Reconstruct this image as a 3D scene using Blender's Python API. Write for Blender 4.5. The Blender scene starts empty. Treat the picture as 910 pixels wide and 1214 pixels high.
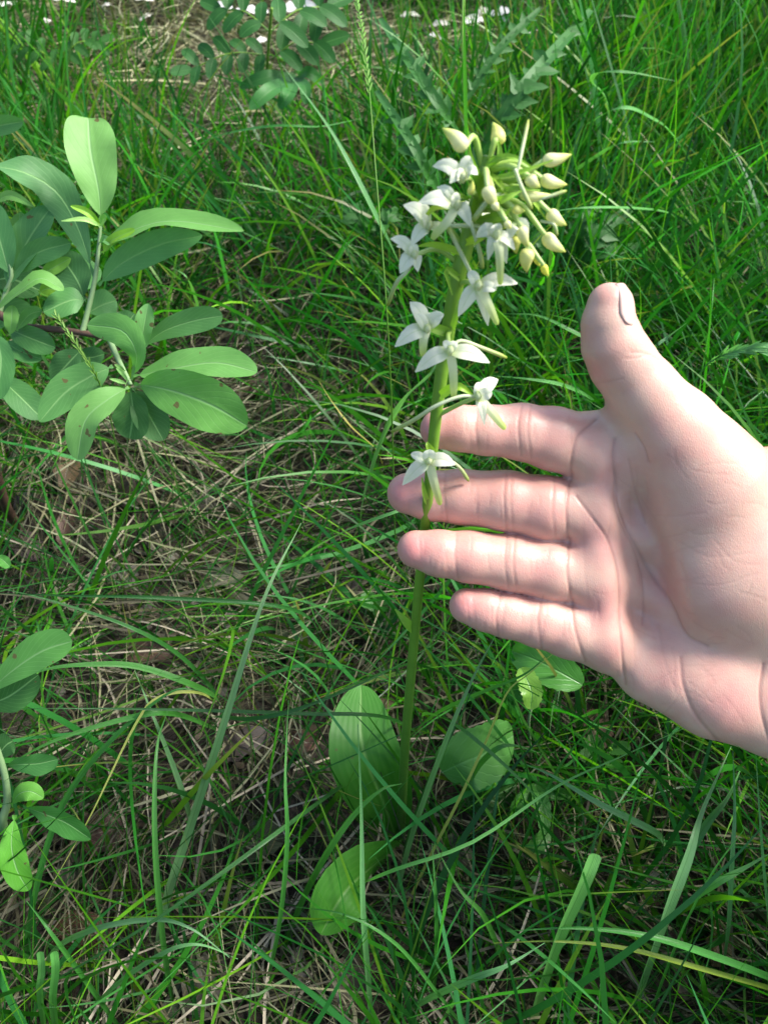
import bpy, math, random
import numpy as np
from mathutils import Vector, Matrix

sc = bpy.context.scene
COL = sc.collection
R = math.radians
random.seed(7)
rng = np.random.default_rng(11)

# ------------------------------------------------------------------ camera
CAM_H, PITCH, F = 0.47, 50.0, 1000.0        # metres, degrees below the horizon, focal length in photo pixels
CX, CY = 455.0, 607.0
cam_d = bpy.data.cameras.new('camera')
cam = bpy.data.objects.new('camera', cam_d)
COL.objects.link(cam)
cam.location = (0, 0, CAM_H)
cam.rotation_euler = (R(90 - PITCH), 0, 0)
cam_d.sensor_fit = 'VERTICAL'
cam_d.sensor_height = 36.0
cam_d.lens = 36.0 * F / 1214.0
cam_d.clip_start = 0.01
cam_d.clip_end = 200
cam_d.dof.use_dof = True
cam_d.dof.focus_distance = 0.36
cam_d.dof.aperture_fstop = 20
sc.camera = cam

# ------------------------------------------------------------------ light
SUN_EL, SUN_ROT = R(48), R(76)               # elevation; azimuth clockwise from +Y
w = bpy.data.worlds.new('World')
sc.world = w
w.use_nodes = True
nt = w.node_tree
bg = nt.nodes['Background']
sky = nt.nodes.new('ShaderNodeTexSky')
sky.sky_type = 'NISHITA'
sky.sun_disc = False
sky.sun_elevation = SUN_EL
sky.sun_rotation = SUN_ROT
sky.dust_density = 2.5
nt.links.new(sky.outputs[0], bg.inputs[0])
bg.inputs[1].default_value = 0.11
sd = bpy.data.lights.new('sun', 'SUN')
sd.energy = 3.0
sd.angle = R(17)
sd.color = (1.0, 0.97, 0.91)
sun = bpy.data.objects.new('sun', sd)
COL.objects.link(sun)
sdir = Vector((math.sin(SUN_ROT) * math.cos(SUN_EL), math.cos(SUN_ROT) * math.cos(SUN_EL), math.sin(SUN_EL)))
sun.rotation_euler = sdir.to_track_quat('Z', 'Y').to_euler()
sc.view_settings.view_transform = 'Standard'
sc.view_settings.look = 'None'
sc.view_settings.gamma = 1
sc.view_settings.exposure = 1.45
sc.cycles.max_bounces = 6
sc.cycles.transparent_max_bounces = 8
sc.cycles.use_denoising = True

# ------------------------------------------------------------------ geometry of the view
_c, _s = math.cos(R(PITCH)), math.sin(R(PITCH))
AX = Vector((0, _c, -_s))                    # camera axis
UP = Vector((0, _s, _c))
RT = Vector((1, 0, 0))
CO = Vector((0, 0, CAM_H))
TOW = -AX

def ray(x, y):
    return AX + RT * ((x - CX) / F) - UP * ((y - CY) / F)
def P(x, y, d):                              # at a distance along the view axis
    return CO + ray(x, y) * d
def Q(x, y, h):                              # at a height above the ground
    r = ray(x, y)
    return CO + r * ((CAM_H - h) / -r.z)
def pxs(p):                                  # metres covered by one photo pixel at p
    return (Vector(p) - CO).dot(AX) / F

# ------------------------------------------------------------------ helpers
def link(o, parent=None):
    COL.objects.link(o)
    if parent: o.parent = parent
    return o
def tag(o, label=None, cat=None, group=None, kind=None):
    if label: o['label'] = label
    if cat: o['category'] = cat
    if group: o['group'] = group
    if kind: o['kind'] = kind
    return o
def empty(name, loc, label=None, cat=None, group=None):
    o = bpy.data.objects.new(name, None)
    o.location = loc
    o.empty_display_size = 0.02
    COL.objects.link(o)
    return tag(o, label, cat, group)
bpy.context.view_layer.update()

class MB:
    """collects vertices, faces, per-vertex uv and colour for one mesh"""
    def __init__(s):
        s.v, s.f, s.uv, s.c = [], [], [], []
    def add(s, v, f, uv, c=(1, 1, 1)):
        n = len(s.v)
        s.v += [tuple(a) for a in v]
        s.f += [tuple(i + n for i in a) for a in f]
        s.uv += list(uv)
        s.c += [c] * len(v)
    def build(s, name, mat, parent=None, smooth=True):
        off = Vector((0, 0, 0))
        if parent is not None:
            off = parent.location.copy()
            if parent.parent is not None: off = off + parent.parent.location
        elif s.v:
            off = Vector(s.v[0])
        me = bpy.data.meshes.new(name)
        me.from_pydata([tuple(Vector(a) - off) for a in s.v], [], s.f)
        if smooth: me.polygons.foreach_set('use_smooth', [True] * len(me.polygons))
        ul = me.uv_layers.new(name='UVMap')
        li = np.empty(len(me.loops), dtype=np.int32)
        me.loops.foreach_get('vertex_index', li)
        ul.data.foreach_set('uv', np.array(s.uv, dtype=np.float32)[li].ravel())
        ca = me.color_attributes.new('col', 'FLOAT_COLOR', 'POINT')
        cc = np.ones((len(s.v), 4), dtype=np.float32)
        cc[:, :3] = np.array(s.c, dtype=np.float32)
        ca.data.foreach_set('color', cc.ravel())
        me.materials.append(mat)
        o = bpy.data.objects.new(name, me)
        if parent is None: o.location = off
        link(o, parent)
        return o

def catmull(pts, n):
    pts = [Vector(p) for p in pts]
    if len(pts) == 2:
        return [pts[0].lerp(pts[1], i / n) for i in range(n + 1)]
    P_ = [pts[0] * 2 - pts[1]] + pts + [pts[-1] * 2 - pts[-2]]
    m = len(pts) - 1
    out = []
    for i in range(n + 1):
        t = i / n * m
        k = min(int(t), m - 1)
        u = t - k
        a, b, c, d = P_[k:k + 4]
        out.append(0.5 * ((2 * b) + (c - a) * u + (2 * a - 5 * b + 4 * c - d) * u * u + (3 * b - a - 3 * c + d) * u ** 3))
    return out

def catmull_at(pts, ts):
    pts = [Vector(p) for p in pts]
    P_ = [pts[0] * 2 - pts[1]] + pts + [pts[-1] * 2 - pts[-2]]
    m = len(pts) - 1
    out = []
    for t in ts:
        t *= m
        k = min(int(t), m - 1)
        u = t - k
        a, b, c, d = P_[k:k + 4]
        out.append(0.5 * ((2 * b) + (c - a) * u + (2 * a - 5 * b + 4 * c - d) * u * u + (3 * b - a - 3 * c + d) * u ** 3))
    return out

def ribbon(mb, pts, wf, nrm, n=14, m=4, fold=0.25, cup=0.0, roll=0.0, ruffle=0.0, c=(1, 1, 1), twist=0.0):
    """a leaf: centreline pts, half width wf(t) in metres, nrm roughly its face direction"""
    ts = [.5 * i / n + .5 * (.5 - .5 * math.cos(math.pi * i / n)) if n > 5 else i / n for i in range(n + 1)]
    ts = [q if q < .5 else 1 - (1 - q) * (1 - .6 * (q - .5) * 2) for q in ts] if n >= 10 and n < 24 else ts
    cl = catmull_at(pts, ts)
    V, FC, UV = [], [], []
    ph = random.random() * 6
    for i, p in enumerate(cl):
        t = ts[i]
        tg = (cl[min(i + 1, n)] - cl[max(i - 1, 0)])
        if tg.length < 1e-9: tg = Vector((0, 0, 1))
        tg.normalize()
        nn = Vector(nrm) - tg * Vector(nrm).dot(tg)
        if nn.length < 1e-4: nn = Vector((0, 0, 1)) - tg * tg.z
        nn.normalize()
        nn = Matrix.Rotation(R(roll + twist * t), 3, tg) @ nn
        sd_ = tg.cross(nn)
        hw = wf(t)
        for j in range(-m, m + 1):
            s = j / m
            a = abs(s)
            q = p + sd_ * (s * hw * (1 - 0.12 * fold * a)) + nn * (hw * (fold * a - cup * a * a) + ruffle * hw * math.sin(t * 15 + ph + s * 2) * a * a)
            V.append(q)
            UV.append((s * 0.5 + 0.5, t))
    k = 2 * m + 1
    for i in range(n):
        for j in range(k - 1):
            a = i * k + j
            FC.append((a, a + 1, a + k + 1, a + k))
    mb.add(V, FC, UV, c)

def tube(mb, pts, rf, n=12, m=8, c=(1, 1, 1)):
    cl = catmull(pts, n)
    V, FC, UV = [], [], []
    tg0 = (cl[1] - cl[0]).normalized()
    x = tg0.orthogonal().normalized()
    for i, p in enumerate(cl):
        t = i / n
        tg = (cl[min(i + 1, n)] - cl[max(i - 1, 0)]).normalized()
        x = (x - tg * x.dot(tg)).normalized()
        y = tg.cross(x)
        r = rf(t) if callable(rf) else rf
        for j in range(m):
            a = 2 * math.pi * j / m
            V.append(p + (x * math.cos(a) + y * math.sin(a)) * r)
            UV.append((j / m, t))
    for i in range(n):
        for j in range(m):
            a, b = i * m + j, i * m + (j + 1) % m
            FC.append((a, b, b + m, a + m))
    FC.append(tuple(range(m - 1, -1, -1)))
    FC.append(tuple(n * m + j for j in range(m)))
    mb.add(V, FC, UV, c)

def prof(a, b):                              # leaf outline t^a (1-t)^b scaled to 1
    tm = a / (a + b)
    k = tm ** a * (1 - tm) ** b
    return lambda t: (max(t, 0) ** a * max(1 - t, 0) ** b) / k

# ------------------------------------------------------------------ materials
def newmat(name):
    m_ = bpy.data.materials.new(name)
    m_.use_nodes = True
    t = m_.node_tree
    t.nodes.clear()
    return m_, t
def N(t, typ, **kw):
    n = t.nodes.new(typ)
    for k, v in kw.items():
        if k in n.inputs: n.inputs[k].default_value = v
        else: setattr(n, k, v)
    return n
def L(t, a, b): t.links.new(a, b)
def math_(t, op, a, b=None, c=None):
    n = N(t, 'ShaderNodeMath', operation=op)
    for i, v in enumerate((a, b, c)):
        if v is None: continue
        if isinstance(v, (int, float)): n.inputs[i].default_value = v
        else: L(t, v, n.inputs[i])
    return n.outputs[0]
def mix_(t, fac, a, b, mode='MIX'):
    n = N(t, 'ShaderNodeMix', data_type='RGBA', blend_type=mode)
    for i, v in ((0, fac), (6, a), (7, b)):
        if isinstance(v, (int, float)): n.inputs[i].default_value = v
        elif isinstance(v, tuple): n.inputs[i].default_value = (*v, 1)
        else: L(t, v, n.inputs[i])
    return n.outputs[2]

def leaf_mat(name, col, trans=0.35, rough=0.5, vein=None, vein_n=9, vein_amt=0.35, side=0.8, spec=0.4, tcol=None,
             mottle=0.25, mscale=300, bump=0.25, spots=0.0, tipcol=None, basecol=None, attr=True, stripes=False, under=None):
    m_, t = newmat(name)
    out = N(t, 'ShaderNodeOutputMaterial')
    tc = N(t, 'ShaderNodeTexCoord')
    uv = N(t, 'ShaderNodeUVMap', uv_map='UVMap')
    sep = N(t, 'ShaderNodeSeparateXYZ')
    L(t, uv.outputs[0], sep.inputs[0])
    base = (*col, 1)
    no = N(t, 'ShaderNodeTexNoise', Scale=mscale, Detail=4)
    L(t, tc.outputs['Object'], no.inputs['Vector'])
    cc = mix_(t, math_(t, 'MULTIPLY', no.outputs[0], mottle * 2), col, tuple(c * 0.45 for c in col))
    if attr:
        at = N(t, 'ShaderNodeAttribute', attribute_name='col')
        cc = mix_(t, 1.0, cc, at.outputs['Color'], 'MULTIPLY')
    h = no.outputs[0]
    ax = math_(t, 'ABSOLUTE', math_(t, 'SUBTRACT', sep.outputs[0], 0.5))
    if vein:
        mid = math_(t, 'SUBTRACT', 1.0, math_(t, 'SMOOTH_MIN', math_(t, 'MULTIPLY', ax, 26), 1.0, 0.1))
        mid = math_(t, 'MAXIMUM', mid, 0)
        ph = math_(t, 'MULTIPLY', math_(t, 'SUBTRACT', sep.outputs[1], math_(t, 'MULTIPLY', ax, side)), vein_n)
        tri = math_(t, 'ABSOLUTE', math_(t, 'SUBTRACT', math_(t, 'FRACT', ph), 0.5))
        sv = math_(t, 'MAXIMUM', math_(t, 'SUBTRACT', 1.0, math_(t, 'MULTIPLY', tri, 9)), 0)
        vv = math_(t, 'MAXIMUM', mid, math_(t, 'MULTIPLY', sv, vein_amt))
        cc = mix_(t, vv, cc, vein)
        h = math_(t, 'ADD', math_(t, 'MULTIPLY', no.outputs[0], 0.5), math_(t, 'MULTIPLY', vv, -0.8))
    if stripes and not vein:
        wv = math_(t, 'SINE', math_(t, 'MULTIPLY', sep.outputs[0], 60))
        mid = math_(t, 'MAXIMUM', math_(t, 'SUBTRACT', 1.0, math_(t, 'MULTIPLY', ax, 14)), 0)
        cc = mix_(t, math_(t, 'MULTIPLY', mid, 0.35), cc, (0.02, 0.09, 0.02))
        h = wv
    if stripes and vein:
        wv = math_(t, 'SINE', math_(t, 'MULTIPLY', sep.outputs[0], 66))
        h = math_(t, 'ADD', h, math_(t, 'MULTIPLY', wv, .06))
        cc = mix_(t, math_(t, 'MULTIPLY', math_(t, 'MAXIMUM', wv, 0), .10), cc, vein)
    if spots:
        s2 = N(t, 'ShaderNodeTexNoise', Scale=130, Detail=2)
        L(t, tc.outputs['Object'], s2.inputs['Vector'])
        k = math_(t, 'MULTIPLY', math_(t, 'GREATER_THAN', s2.outputs[0], 0.715), spots)
        cc = mix_(t, k, cc, (0.12, 0.09, 0.03))
    if tipcol:
        k = N(t, 'ShaderNodeMapRange')
        k.inputs[1].default_value, k.inputs[2].default_value = 0.45, 1.0
        L(t, sep.outputs[1], k.inputs[0])
        cc = mix_(t, k.outputs[0], cc, tipcol)
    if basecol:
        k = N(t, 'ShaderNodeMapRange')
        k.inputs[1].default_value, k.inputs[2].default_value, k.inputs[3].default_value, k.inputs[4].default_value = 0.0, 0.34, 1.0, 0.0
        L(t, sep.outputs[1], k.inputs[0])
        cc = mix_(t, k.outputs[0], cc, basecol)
    if under:
        geo = N(t, 'ShaderNodeNewGeometry')
        cc = mix_(t, geo.outputs['Backfacing'], cc, under)
    b = N(t, 'ShaderNodeBump', Strength=bump, Distance=0.0006)
    L(t, h, b.inputs['Height'])
    p = N(t, 'ShaderNodeBsdfPrincipled', Roughness=rough)
    p.inputs['Specular IOR Level'].default_value = spec
    L(t, cc, p.inputs['Base Color'])
    L(t, b.outputs[0], p.inputs['Normal'])
    if trans > 0:
        tr = N(t, 'ShaderNodeBsdfTranslucent')
        tm = mix_(t, 1.0, cc, tcol or (1.0, 1.25, 0.5), 'MULTIPLY')
        L(t, tm, tr.inputs[0])
        mx = N(t, 'ShaderNodeMixShader')
        mx.inputs[0].default_value = trans
        L(t, p.outputs[0], mx.inputs[1]); L(t, tr.outputs[0], mx.inputs[2])
        L(t, mx.outputs[0], out.inputs[0])
    else:
        L(t, p.outputs[0], out.inputs[0])
    return m_

M = {}
M['grass'] = leaf_mat('grass', (1, 1, 1), tcol=(.85, 1.3, .45), trans=0.42, rough=0.42, mottle=0.12, mscale=60, bump=0.1)
M['blade'] = leaf_mat('blade', (1, 1, 1), trans=0.35, rough=0.38, mottle=0.12, mscale=90, bump=0.35, stripes=True, spec=0.5)
M['straw'] = leaf_mat('straw', (1, 1, 1), trans=0.1, rough=0.65, mottle=0.35, mscale=200, bump=0.2, tcol=(1, .9, .7))
M['dead'] = leaf_mat('dead_leaf', (0.105, 0.09, 0.062), trans=0.05, rough=0.6, vein=(0.2, 0.16, 0.12), mottle=0.5, mscale=150, bump=0.8, tcol=(1, .8, .5))
M['willow'] = leaf_mat('willow_leaf', (0.115, 0.30, 0.080), trans=0.3, rough=0.55, vein=(0.22, 0.42, 0.15), vein_n=10, vein_amt=0.2,
                       side=0.75, mottle=0.22, mscale=160, bump=0.5, spots=0.9, under=(0.17, 0.36, 0.14))
M['willow_stem'] = leaf_mat('willow_stem', (0.20, 0.32, 0.14), trans=0, rough=0.6)
M['bark'] = leaf_mat('twig_bark', (0.10, 0.055, 0.035), trans=0, rough=0.7, mottle=0.5, mscale=500, bump=0.6)
M['orchid_leaf'] = leaf_mat('orchid_leaf', (0.055, 0.235, 0.020), trans=0.35, rough=0.5, vein=(0.16, 0.34, 0.08), vein_n=2, vein_amt=0.0, mottle=0.2,
                            mscale=90, bump=0.6, spec=0.5, spots=0.5, stripes=True)
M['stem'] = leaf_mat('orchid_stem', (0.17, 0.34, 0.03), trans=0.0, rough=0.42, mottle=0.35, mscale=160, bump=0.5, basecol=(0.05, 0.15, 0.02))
M['petal'] = leaf_mat('petal', (0.84, 0.86, 0.68), trans=0.32, rough=0.5, mottle=0.08, mscale=500, bump=0.4, basecol=(0.56, 0.70, 0.26), vein=(0.66, 0.76, 0.46), vein_n=1, vein_amt=0.0, tcol=(1, 1, 0.9), spec=0.3)
M['lip'] = leaf_mat('lip', (0.74, 0.80, 0.50), trans=0.4, rough=0.5, mottle=0.06, bump=0.1, tipcol=(0.45, 0.60, 0.12), tcol=(1, 1, .8))
M['spur'] = leaf_mat('spur', (0.66, 0.75, 0.48), trans=0.25, rough=0.45, mottle=0.1, tipcol=(0.36, 0.46, 0.07), tcol=(1, 1, .6))
M['bud'] = leaf_mat('bud', (0.82, 0.82, 0.45), trans=0.3, rough=0.45, mottle=0.05, tipcol=(0.55, 0.65, 0.12), tcol=(1, 1, .8))
M['ovary'] = leaf_mat('ovary', (0.40, 0.58, 0.12), trans=0.2, rough=0.45, mottle=0.2, tipcol=(0.56, 0.70, 0.28))
M['bract'] = leaf_mat('bract', (0.26, 0.46, 0.05), trans=0.35, rough=0.45, mottle=0.15)
M['herb'] = leaf_mat('herb_leaf', (0.065, 0.21, 0.045), trans=0.4, rough=0.5, vein=(0.11, 0.29, 0.08), vein_n=8, vein_amt=0.3, mottle=0.25, mscale=200, bump=0.5)
M['serrate'] = leaf_mat('serrate_leaf', (0.10, 0.29, 0.06), trans=0.35, rough=0.38, vein=(0.13, 0.33, 0.09), vein_n=6, vein_amt=0.35, side=1.0, mottle=0.2,
                        mscale=120, bump=0.6, spec=0.5)
M['sunfleck_flake'] = leaf_mat('sunfleck_pale', (0.78, 0.76, 0.72), trans=0.1, rough=0.5, mottle=0.25, mscale=90, tcol=(1, .9, .8))  # sunfleck brightness put into the base colour of the added flakes

# ground
def ground_mat():
    m_, t = newmat('soil')
    out = N(t, 'ShaderNodeOutputMaterial')
    tc = N(t, 'ShaderNodeTexCoord')
    n1 = N(t, 'ShaderNodeTexNoise', Scale=9, Detail=8, Roughness=0.65)
    n2 = N(t, 'ShaderNodeTexNoise', Scale=140, Detail=6, Roughness=0.7)
    vo = N(t, 'ShaderNodeTexVoronoi', Scale=70)
    for n in (n1, n2, vo): L(t, tc.outputs['Object'], n.inputs['Vector'])
    r = N(t, 'ShaderNodeValToRGB')
    e = r.color_ramp.elements
    e[0].position, e[0].color = 0.32, (0.018, 0.013, 0.010, 1)
    e[1].position, e[1].color = 0.72, (0.06, 0.047, 0.036, 1)
    L(t, n2.outputs[0], r.inputs[0])
    c = mix_(t, n1.outputs[0], r.outputs[0], (0.035, 0.028, 0.02))
    b = N(t, 'ShaderNodeBump', Strength=0.8, Distance=0.006)
    L(t, math_(t, 'ADD', n2.outputs[0], vo.outputs[0]), b.inputs['Height'])
    p = N(t, 'ShaderNodeBsdfPrincipled', Roughness=0.9)
    L(t, c, p.inputs['Base Color']); L(t, b.outputs[0], p.inputs['Normal'])
    L(t, p.outputs[0], out.inputs[0])
    return m_
M['ground'] = ground_mat()

def skin_mat():
    m_, t = newmat('skin')
    out = N(t, 'ShaderNodeOutputMaterial')
    tc = N(t, 'ShaderNodeTexCoord')
    at = N(t, 'ShaderNodeAttribute', attribute_name='col')   # r: flush, g: crease, b: dorsum
    sp = N(t, 'ShaderNodeSeparateColor'); L(t, at.outputs['Color'], sp.inputs[0])
    n1 = N(t, 'ShaderNodeTexNoise', Scale=70, Detail=3, Roughness=0.55)
    n2 = N(t, 'ShaderNodeTexNoise', Scale=260, Detail=3)
    n3 = N(t, 'ShaderNodeTexNoise', Scale=38, Detail=2)
    for n in (n1, n2, n3): L(t, tc.outputs['Object'], n.inputs['Vector'])
    r = N(t, 'ShaderNodeMapRange'); r.inputs[1].default_value, r.inputs[2].default_value = 0.38, 0.66
    L(t, n1.outputs[0], r.inputs[0])
    pale = (0.58, 0.365, 0.28)
    c = mix_(t, math_(t, 'MULTIPLY', r.outputs[0], 0.6), pale, (0.55, 0.275, 0.225))
    c = mix_(t, math_(t, 'MULTIPLY', sp.outputs[0], 0.85), c, (0.55, 0.195, 0.185))
    r3 = N(t, 'ShaderNodeMapRange'); r3.inputs[1].default_value, r3.inputs[2].default_value = 0.52, 0.75
    L(t, n3.outputs[0], r3.inputs[0])
    c = mix_(t, math_(t, 'MULTIPLY', r3.outputs[0], 0.35), c, (0.44, 0.335, 0.27))    # bluish veins
    c = mix_(t, math_(t, 'MULTIPLY', math_(t, 'SUBTRACT', n2.outputs[0], 0.35), 0.35), c, (0.64, 0.46, 0.36))
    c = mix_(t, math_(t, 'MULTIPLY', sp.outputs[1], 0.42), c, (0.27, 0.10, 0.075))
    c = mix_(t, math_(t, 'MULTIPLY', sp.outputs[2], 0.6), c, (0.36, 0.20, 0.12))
    # skin relief: fine cross lines and pores
    mp = N(t, 'ShaderNodeMapping'); mp.inputs['Scale'].default_value = (1500, 700, 1100)
    L(t, tc.outputs['Object'], mp.inputs[0])
    vo = N(t, 'ShaderNodeTexVoronoi', Scale=1.0, feature='DISTANCE_TO_EDGE')
    L(t, mp.outputs[0], vo.inputs['Vector'])
    nn = N(t, 'ShaderNodeTexNoise', Scale=900, Detail=3)
    L(t, tc.outputs['Object'], nn.inputs['Vector'])
    hh = math_(t, 'ADD', math_(t, 'MULTIPLY', vo.outputs[0], 1.0), math_(t, 'MULTIPLY', nn.outputs[0], 0.6))
    b = N(t, 'ShaderNodeBump', Strength=0.28, Distance=0.0003)
    L(t, hh, b.inputs['Height'])
    p = N(t, 'ShaderNodeBsdfPrincipled', Roughness=0.42)
    p.inputs['Specular IOR Level'].default_value = 0.5
    p.inputs['Subsurface Weight'].default_value = 0.35
    p.inputs['Subsurface Radius'].default_value = (1.0, 0.32, 0.18)
    p.inputs['Subsurface Scale'].default_value = 0.004
    L(t, c, p.inputs['Base Color']); L(t, b.outputs[0], p.inputs['Normal'])
    L(t, p.outputs[0], out.inputs[0])
    return m_
M['skin'] = skin_mat()
M['nail'] = leaf_mat('nail', (0.62, 0.40, 0.33), trans=0, rough=0.28, mottle=0.05, bump=0.0, attr=False, spec=0.6)

# ------------------------------------------------------------------ ground sheet
def gz(x, y):
    x = np.asarray(x, dtype=float); y = np.asarray(y, dtype=float)
    f = np.clip((np.hypot(x, y - 0.6) - 3) / 8, 0, 1)
    return (0.006 * np.sin(x * 9 + 1.3) * np.cos(y * 7.4) + 0.004 * np.sin(x * 23 + y * 17) + 0.003 * np.sin(y * 41 - x * 13)
            + 0.25 * f * np.sin(x * 0.23 + 1) * np.cos(y * 0.19) - 0.004)
def axis_coords(c, fine, n_f, far, n_c):
    a = np.linspace(c - fine, c + fine, n_f)
    g = fine * (far / fine) ** (np.arange(1, n_c + 1) / n_c)
    return np.concatenate([c - g[::-1], a, c + g])
gx = axis_coords(0, 1.3, 150, 90, 24); gy = axis_coords(0.8, 1.3, 150, 90, 24)
X, Y = np.meshgrid(gx, gy)
Zg = gz(X, Y)
nx = len(gx)
vs = np.stack([X.ravel(), Y.ravel(), Zg.ravel()], 1)
ii, jj = np.meshgrid(np.arange(len(gy) - 1), np.arange(nx - 1), indexing='ij')
a = (ii * nx + jj).ravel()
me = bpy.data.meshes.new('ground')
me.from_pydata(vs.tolist(), [], np.stack([a, a + 1, a + nx + 1, a + nx], 1).tolist())
me.polygons.foreach_set('use_smooth', [True] * len(me.polygons))
me.materials.append(M['ground'])
ground = link(bpy.data.objects.new('ground', me))
tag(ground, 'dark soil of the meadow showing between the grasses', kind='structure')

# ------------------------------------------------------------------ scattered blades (vectorised)
def blades(name, mat, base, azim, length, lean, bend, width, colr, S=5, parent=None, z0=None, zig=None, tipcolr=None, flat=None, face=None):
    """base (n,2); lean: radians from vertical at the foot; bend: extra radians gained towards the tip"""
    n = len(base)
    t = np.linspace(0, 1, S + 1)
    th = lean[:, None] + bend[:, None] * t[None, :] ** 1.3
    seg = length[:, None] / S
    dr = np.sin(th) * seg; dz = np.cos(th) * seg
    az = azim[:, None] + (zig[:, None] * t[None, :] if zig is not None else 0)
    cxp = np.cumsum(np.concatenate([np.zeros((n, 1)), (dr * np.cos(az))[:, :-1]], 1), 1)
    cyp = np.cumsum(np.concatenate([np.zeros((n, 1)), (dr * np.sin(az))[:, :-1]], 1), 1)
    czp = np.cumsum(np.concatenate([np.zeros((n, 1)), dz[:, :-1]], 1), 1)
    px_ = base[:, 0:1] + cxp; py_ = base[:, 1:2] + cyp
    pz_ = (gz(base[:, 0], base[:, 1]) - 0.003 if z0 is None else z0)[:, None] + czp
    g = gz(px_, py_) + 0.002 + 0.0015 * rng.random((n, 1))
    pz_[:, 1:] = np.maximum(pz_, g)[:, 1:]
    if face is None: face = rng.uniform(0, math.pi, n)
    # side vector: mostly horizontal, perpendicular to the lean, turned a little
    sx = -np.sin(az) * np.cos(face * 0.6)[:, None] + np.cos(az) * np.cos(th) * np.sin(face * 0.6)[:, None]
    sy = np.cos(az) * np.cos(face * 0.6)[:, None] + np.sin(az) * np.cos(th) * np.sin(face * 0.6)[:, None]
    sz = -np.sin(th) * np.sin(face * 0.6)[:, None]
    if sx.shape[1] != S + 1: sx = np.repeat(sx, S + 1, 1); sy = np.repeat(sy, S + 1, 1); 
    wt = (0.55 + 0.75 * t - 1.3 * t ** 2.6); wt[-1] = 0.02
    wt = np.clip(wt / wt.max(), 0.02, 1)
    hw = width[:, None] * 0.5 * wt[None, :]
    V = np.empty((n, S + 1, 2, 3), dtype=np.float32)
    for k, sg in ((0, -1), (1, 1)):
        V[:, :, k, 0] = px_ + sg * sx * hw
        V[:, :, k, 1] = py_ + sg * sy * hw
        V[:, :, k, 2] = pz_ + sg * sz * hw
    idx = np.arange(n * (S + 1) * 2).reshape(n, S + 1, 2)
    Fq = np.stack([idx[:, :-1, 0], idx[:, :-1, 1], idx[:, 1:, 1], idx[:, 1:, 0]], -1).reshape(-1, 4)
    me = bpy.data.meshes.new(name)
    nf = len(Fq)
    me.vertices.add(V.size // 3); me.vertices.foreach_set('co', V.ravel())
    me.loops.add(nf * 4); me.loops.foreach_set('vertex_index', Fq.ravel().astype(np.int32))
    me.polygons.add(nf); me.polygons.foreach_set('loop_start', np.arange(0, nf * 4, 4, dtype=np.int32))
    me.polygons.foreach_set('use_smooth', np.ones(nf, dtype=bool))
    me.update(calc_edges=True)
    UVv = np.empty((n, S + 1, 2, 2), dtype=np.float32)
    UVv[..., 0, 0] = 0; UVv[..., 1, 0] = 1; UVv[..., 1] = t[None, :, None]
    ul = me.uv_layers.new(name='UVMap')
    ul.data.foreach_set('uv', UVv.reshape(-1, 2)[Fq.ravel()].ravel())
    C = np.ones((n, S + 1, 2, 4), dtype=np.float32)
    base_c = colr[:, None, None, :]
    tc_ = colr[:, None, None, :] if tipcolr is None else tipcolr[:, None, None, :]
    k = (t ** 2)[None, :, None, None]
    C[..., :3] = base_c * (1 - k) + tc_ * k
    ca = me.color_attributes.new('col', 'FLOAT_COLOR', 'POINT')
    ca.data.foreach_set('color', C.ravel())
    me.materials.append(mat)
    return link(bpy.data.objects.new(name, me), parent)

def vis_scatter(n, far=2.1, m=1.25):
    """ground points, even over the part of the meadow in view and a margin round it"""
    out = []
    tot = 0
    while tot < n:
        y = rng.uniform(-0.12, far, n); x = rng.uniform(-1.2, 1.2, n)
        ok = np.abs(x) < (0.24 + 0.36 * np.maximum(y, 0)) * m + 0.05
        out.append(np.stack([x[ok], y[ok]], 1)); tot += ok.sum()
    return np.concatenate(out)[:n]
def around_scatter(n, r1=5.5):
    out = []; tot = 0
    while tot < n:
        a_ = rng.uniform(0, 2 * math.pi, n); r_ = r1 * np.sqrt(rng.random(n)) 
        x = np.cos(a_) * r_; y = 0.8 + np.sin(a_) * r_
        ins = (y > -0.12) & (y < 2.1) & (np.abs(x) < (0.24 + 0.36 * np.maximum(y, 0)) * 1.25 + 0.05)
        out.append(np.stack([x[~ins], y[~ins]], 1)); tot += (~ins).sum()
    return np.concatenate(out)[:n]

def G2(px, py):
    q = Q(px, py, 0.01); return (q.x, q.y)
PATCH = [(170, 620, .13, .95), (330, 380, .15, .95), (230, 490, .12, .9), (310, 260, .14, .7), (300, 560, .10, .7), (300, 250, .12, .5), (310, 850, .06, .8), (200, 1130, .05, .8), (350, 1120, .05, .55), (790, 1170, .05, .7),
         (640, 1180, .05, .6), (325, 40, .26, .93), (325, 95, .22, .88), (320, 160, .14, .6), (600, 60, .18, .75), (140, 25, .2, .85), (420, 640, .05, .4), (500, 960, .03, .5), (300, 560, .08, .6),
         (90, 1020, .04, .5), (720, 880, .05, .3), (680, 310, .05, .4), (740, 30, .2, .5), (150, 720, .05, .4), (60, 620, .07, .5), (330, 950, .05, .5)]
PG = [(*G2(a_, b_), r_, s_) for a_, b_, r_, s_ in PATCH]
THICK = [(860, 250, .35, .8), (800, 60, .4, .6), (700, 420, .2, .5), (60, 60, .4, .5), (420, 250, .25, .4), (250, 200, .25, .4), (560, 130, .3, .5), (200, 330, .12, .3), (860, 1000, .15, .4)]
TG = [(*G2(a_, b_), r_, s_) for a_, b_, r_, s_ in THICK]
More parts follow.
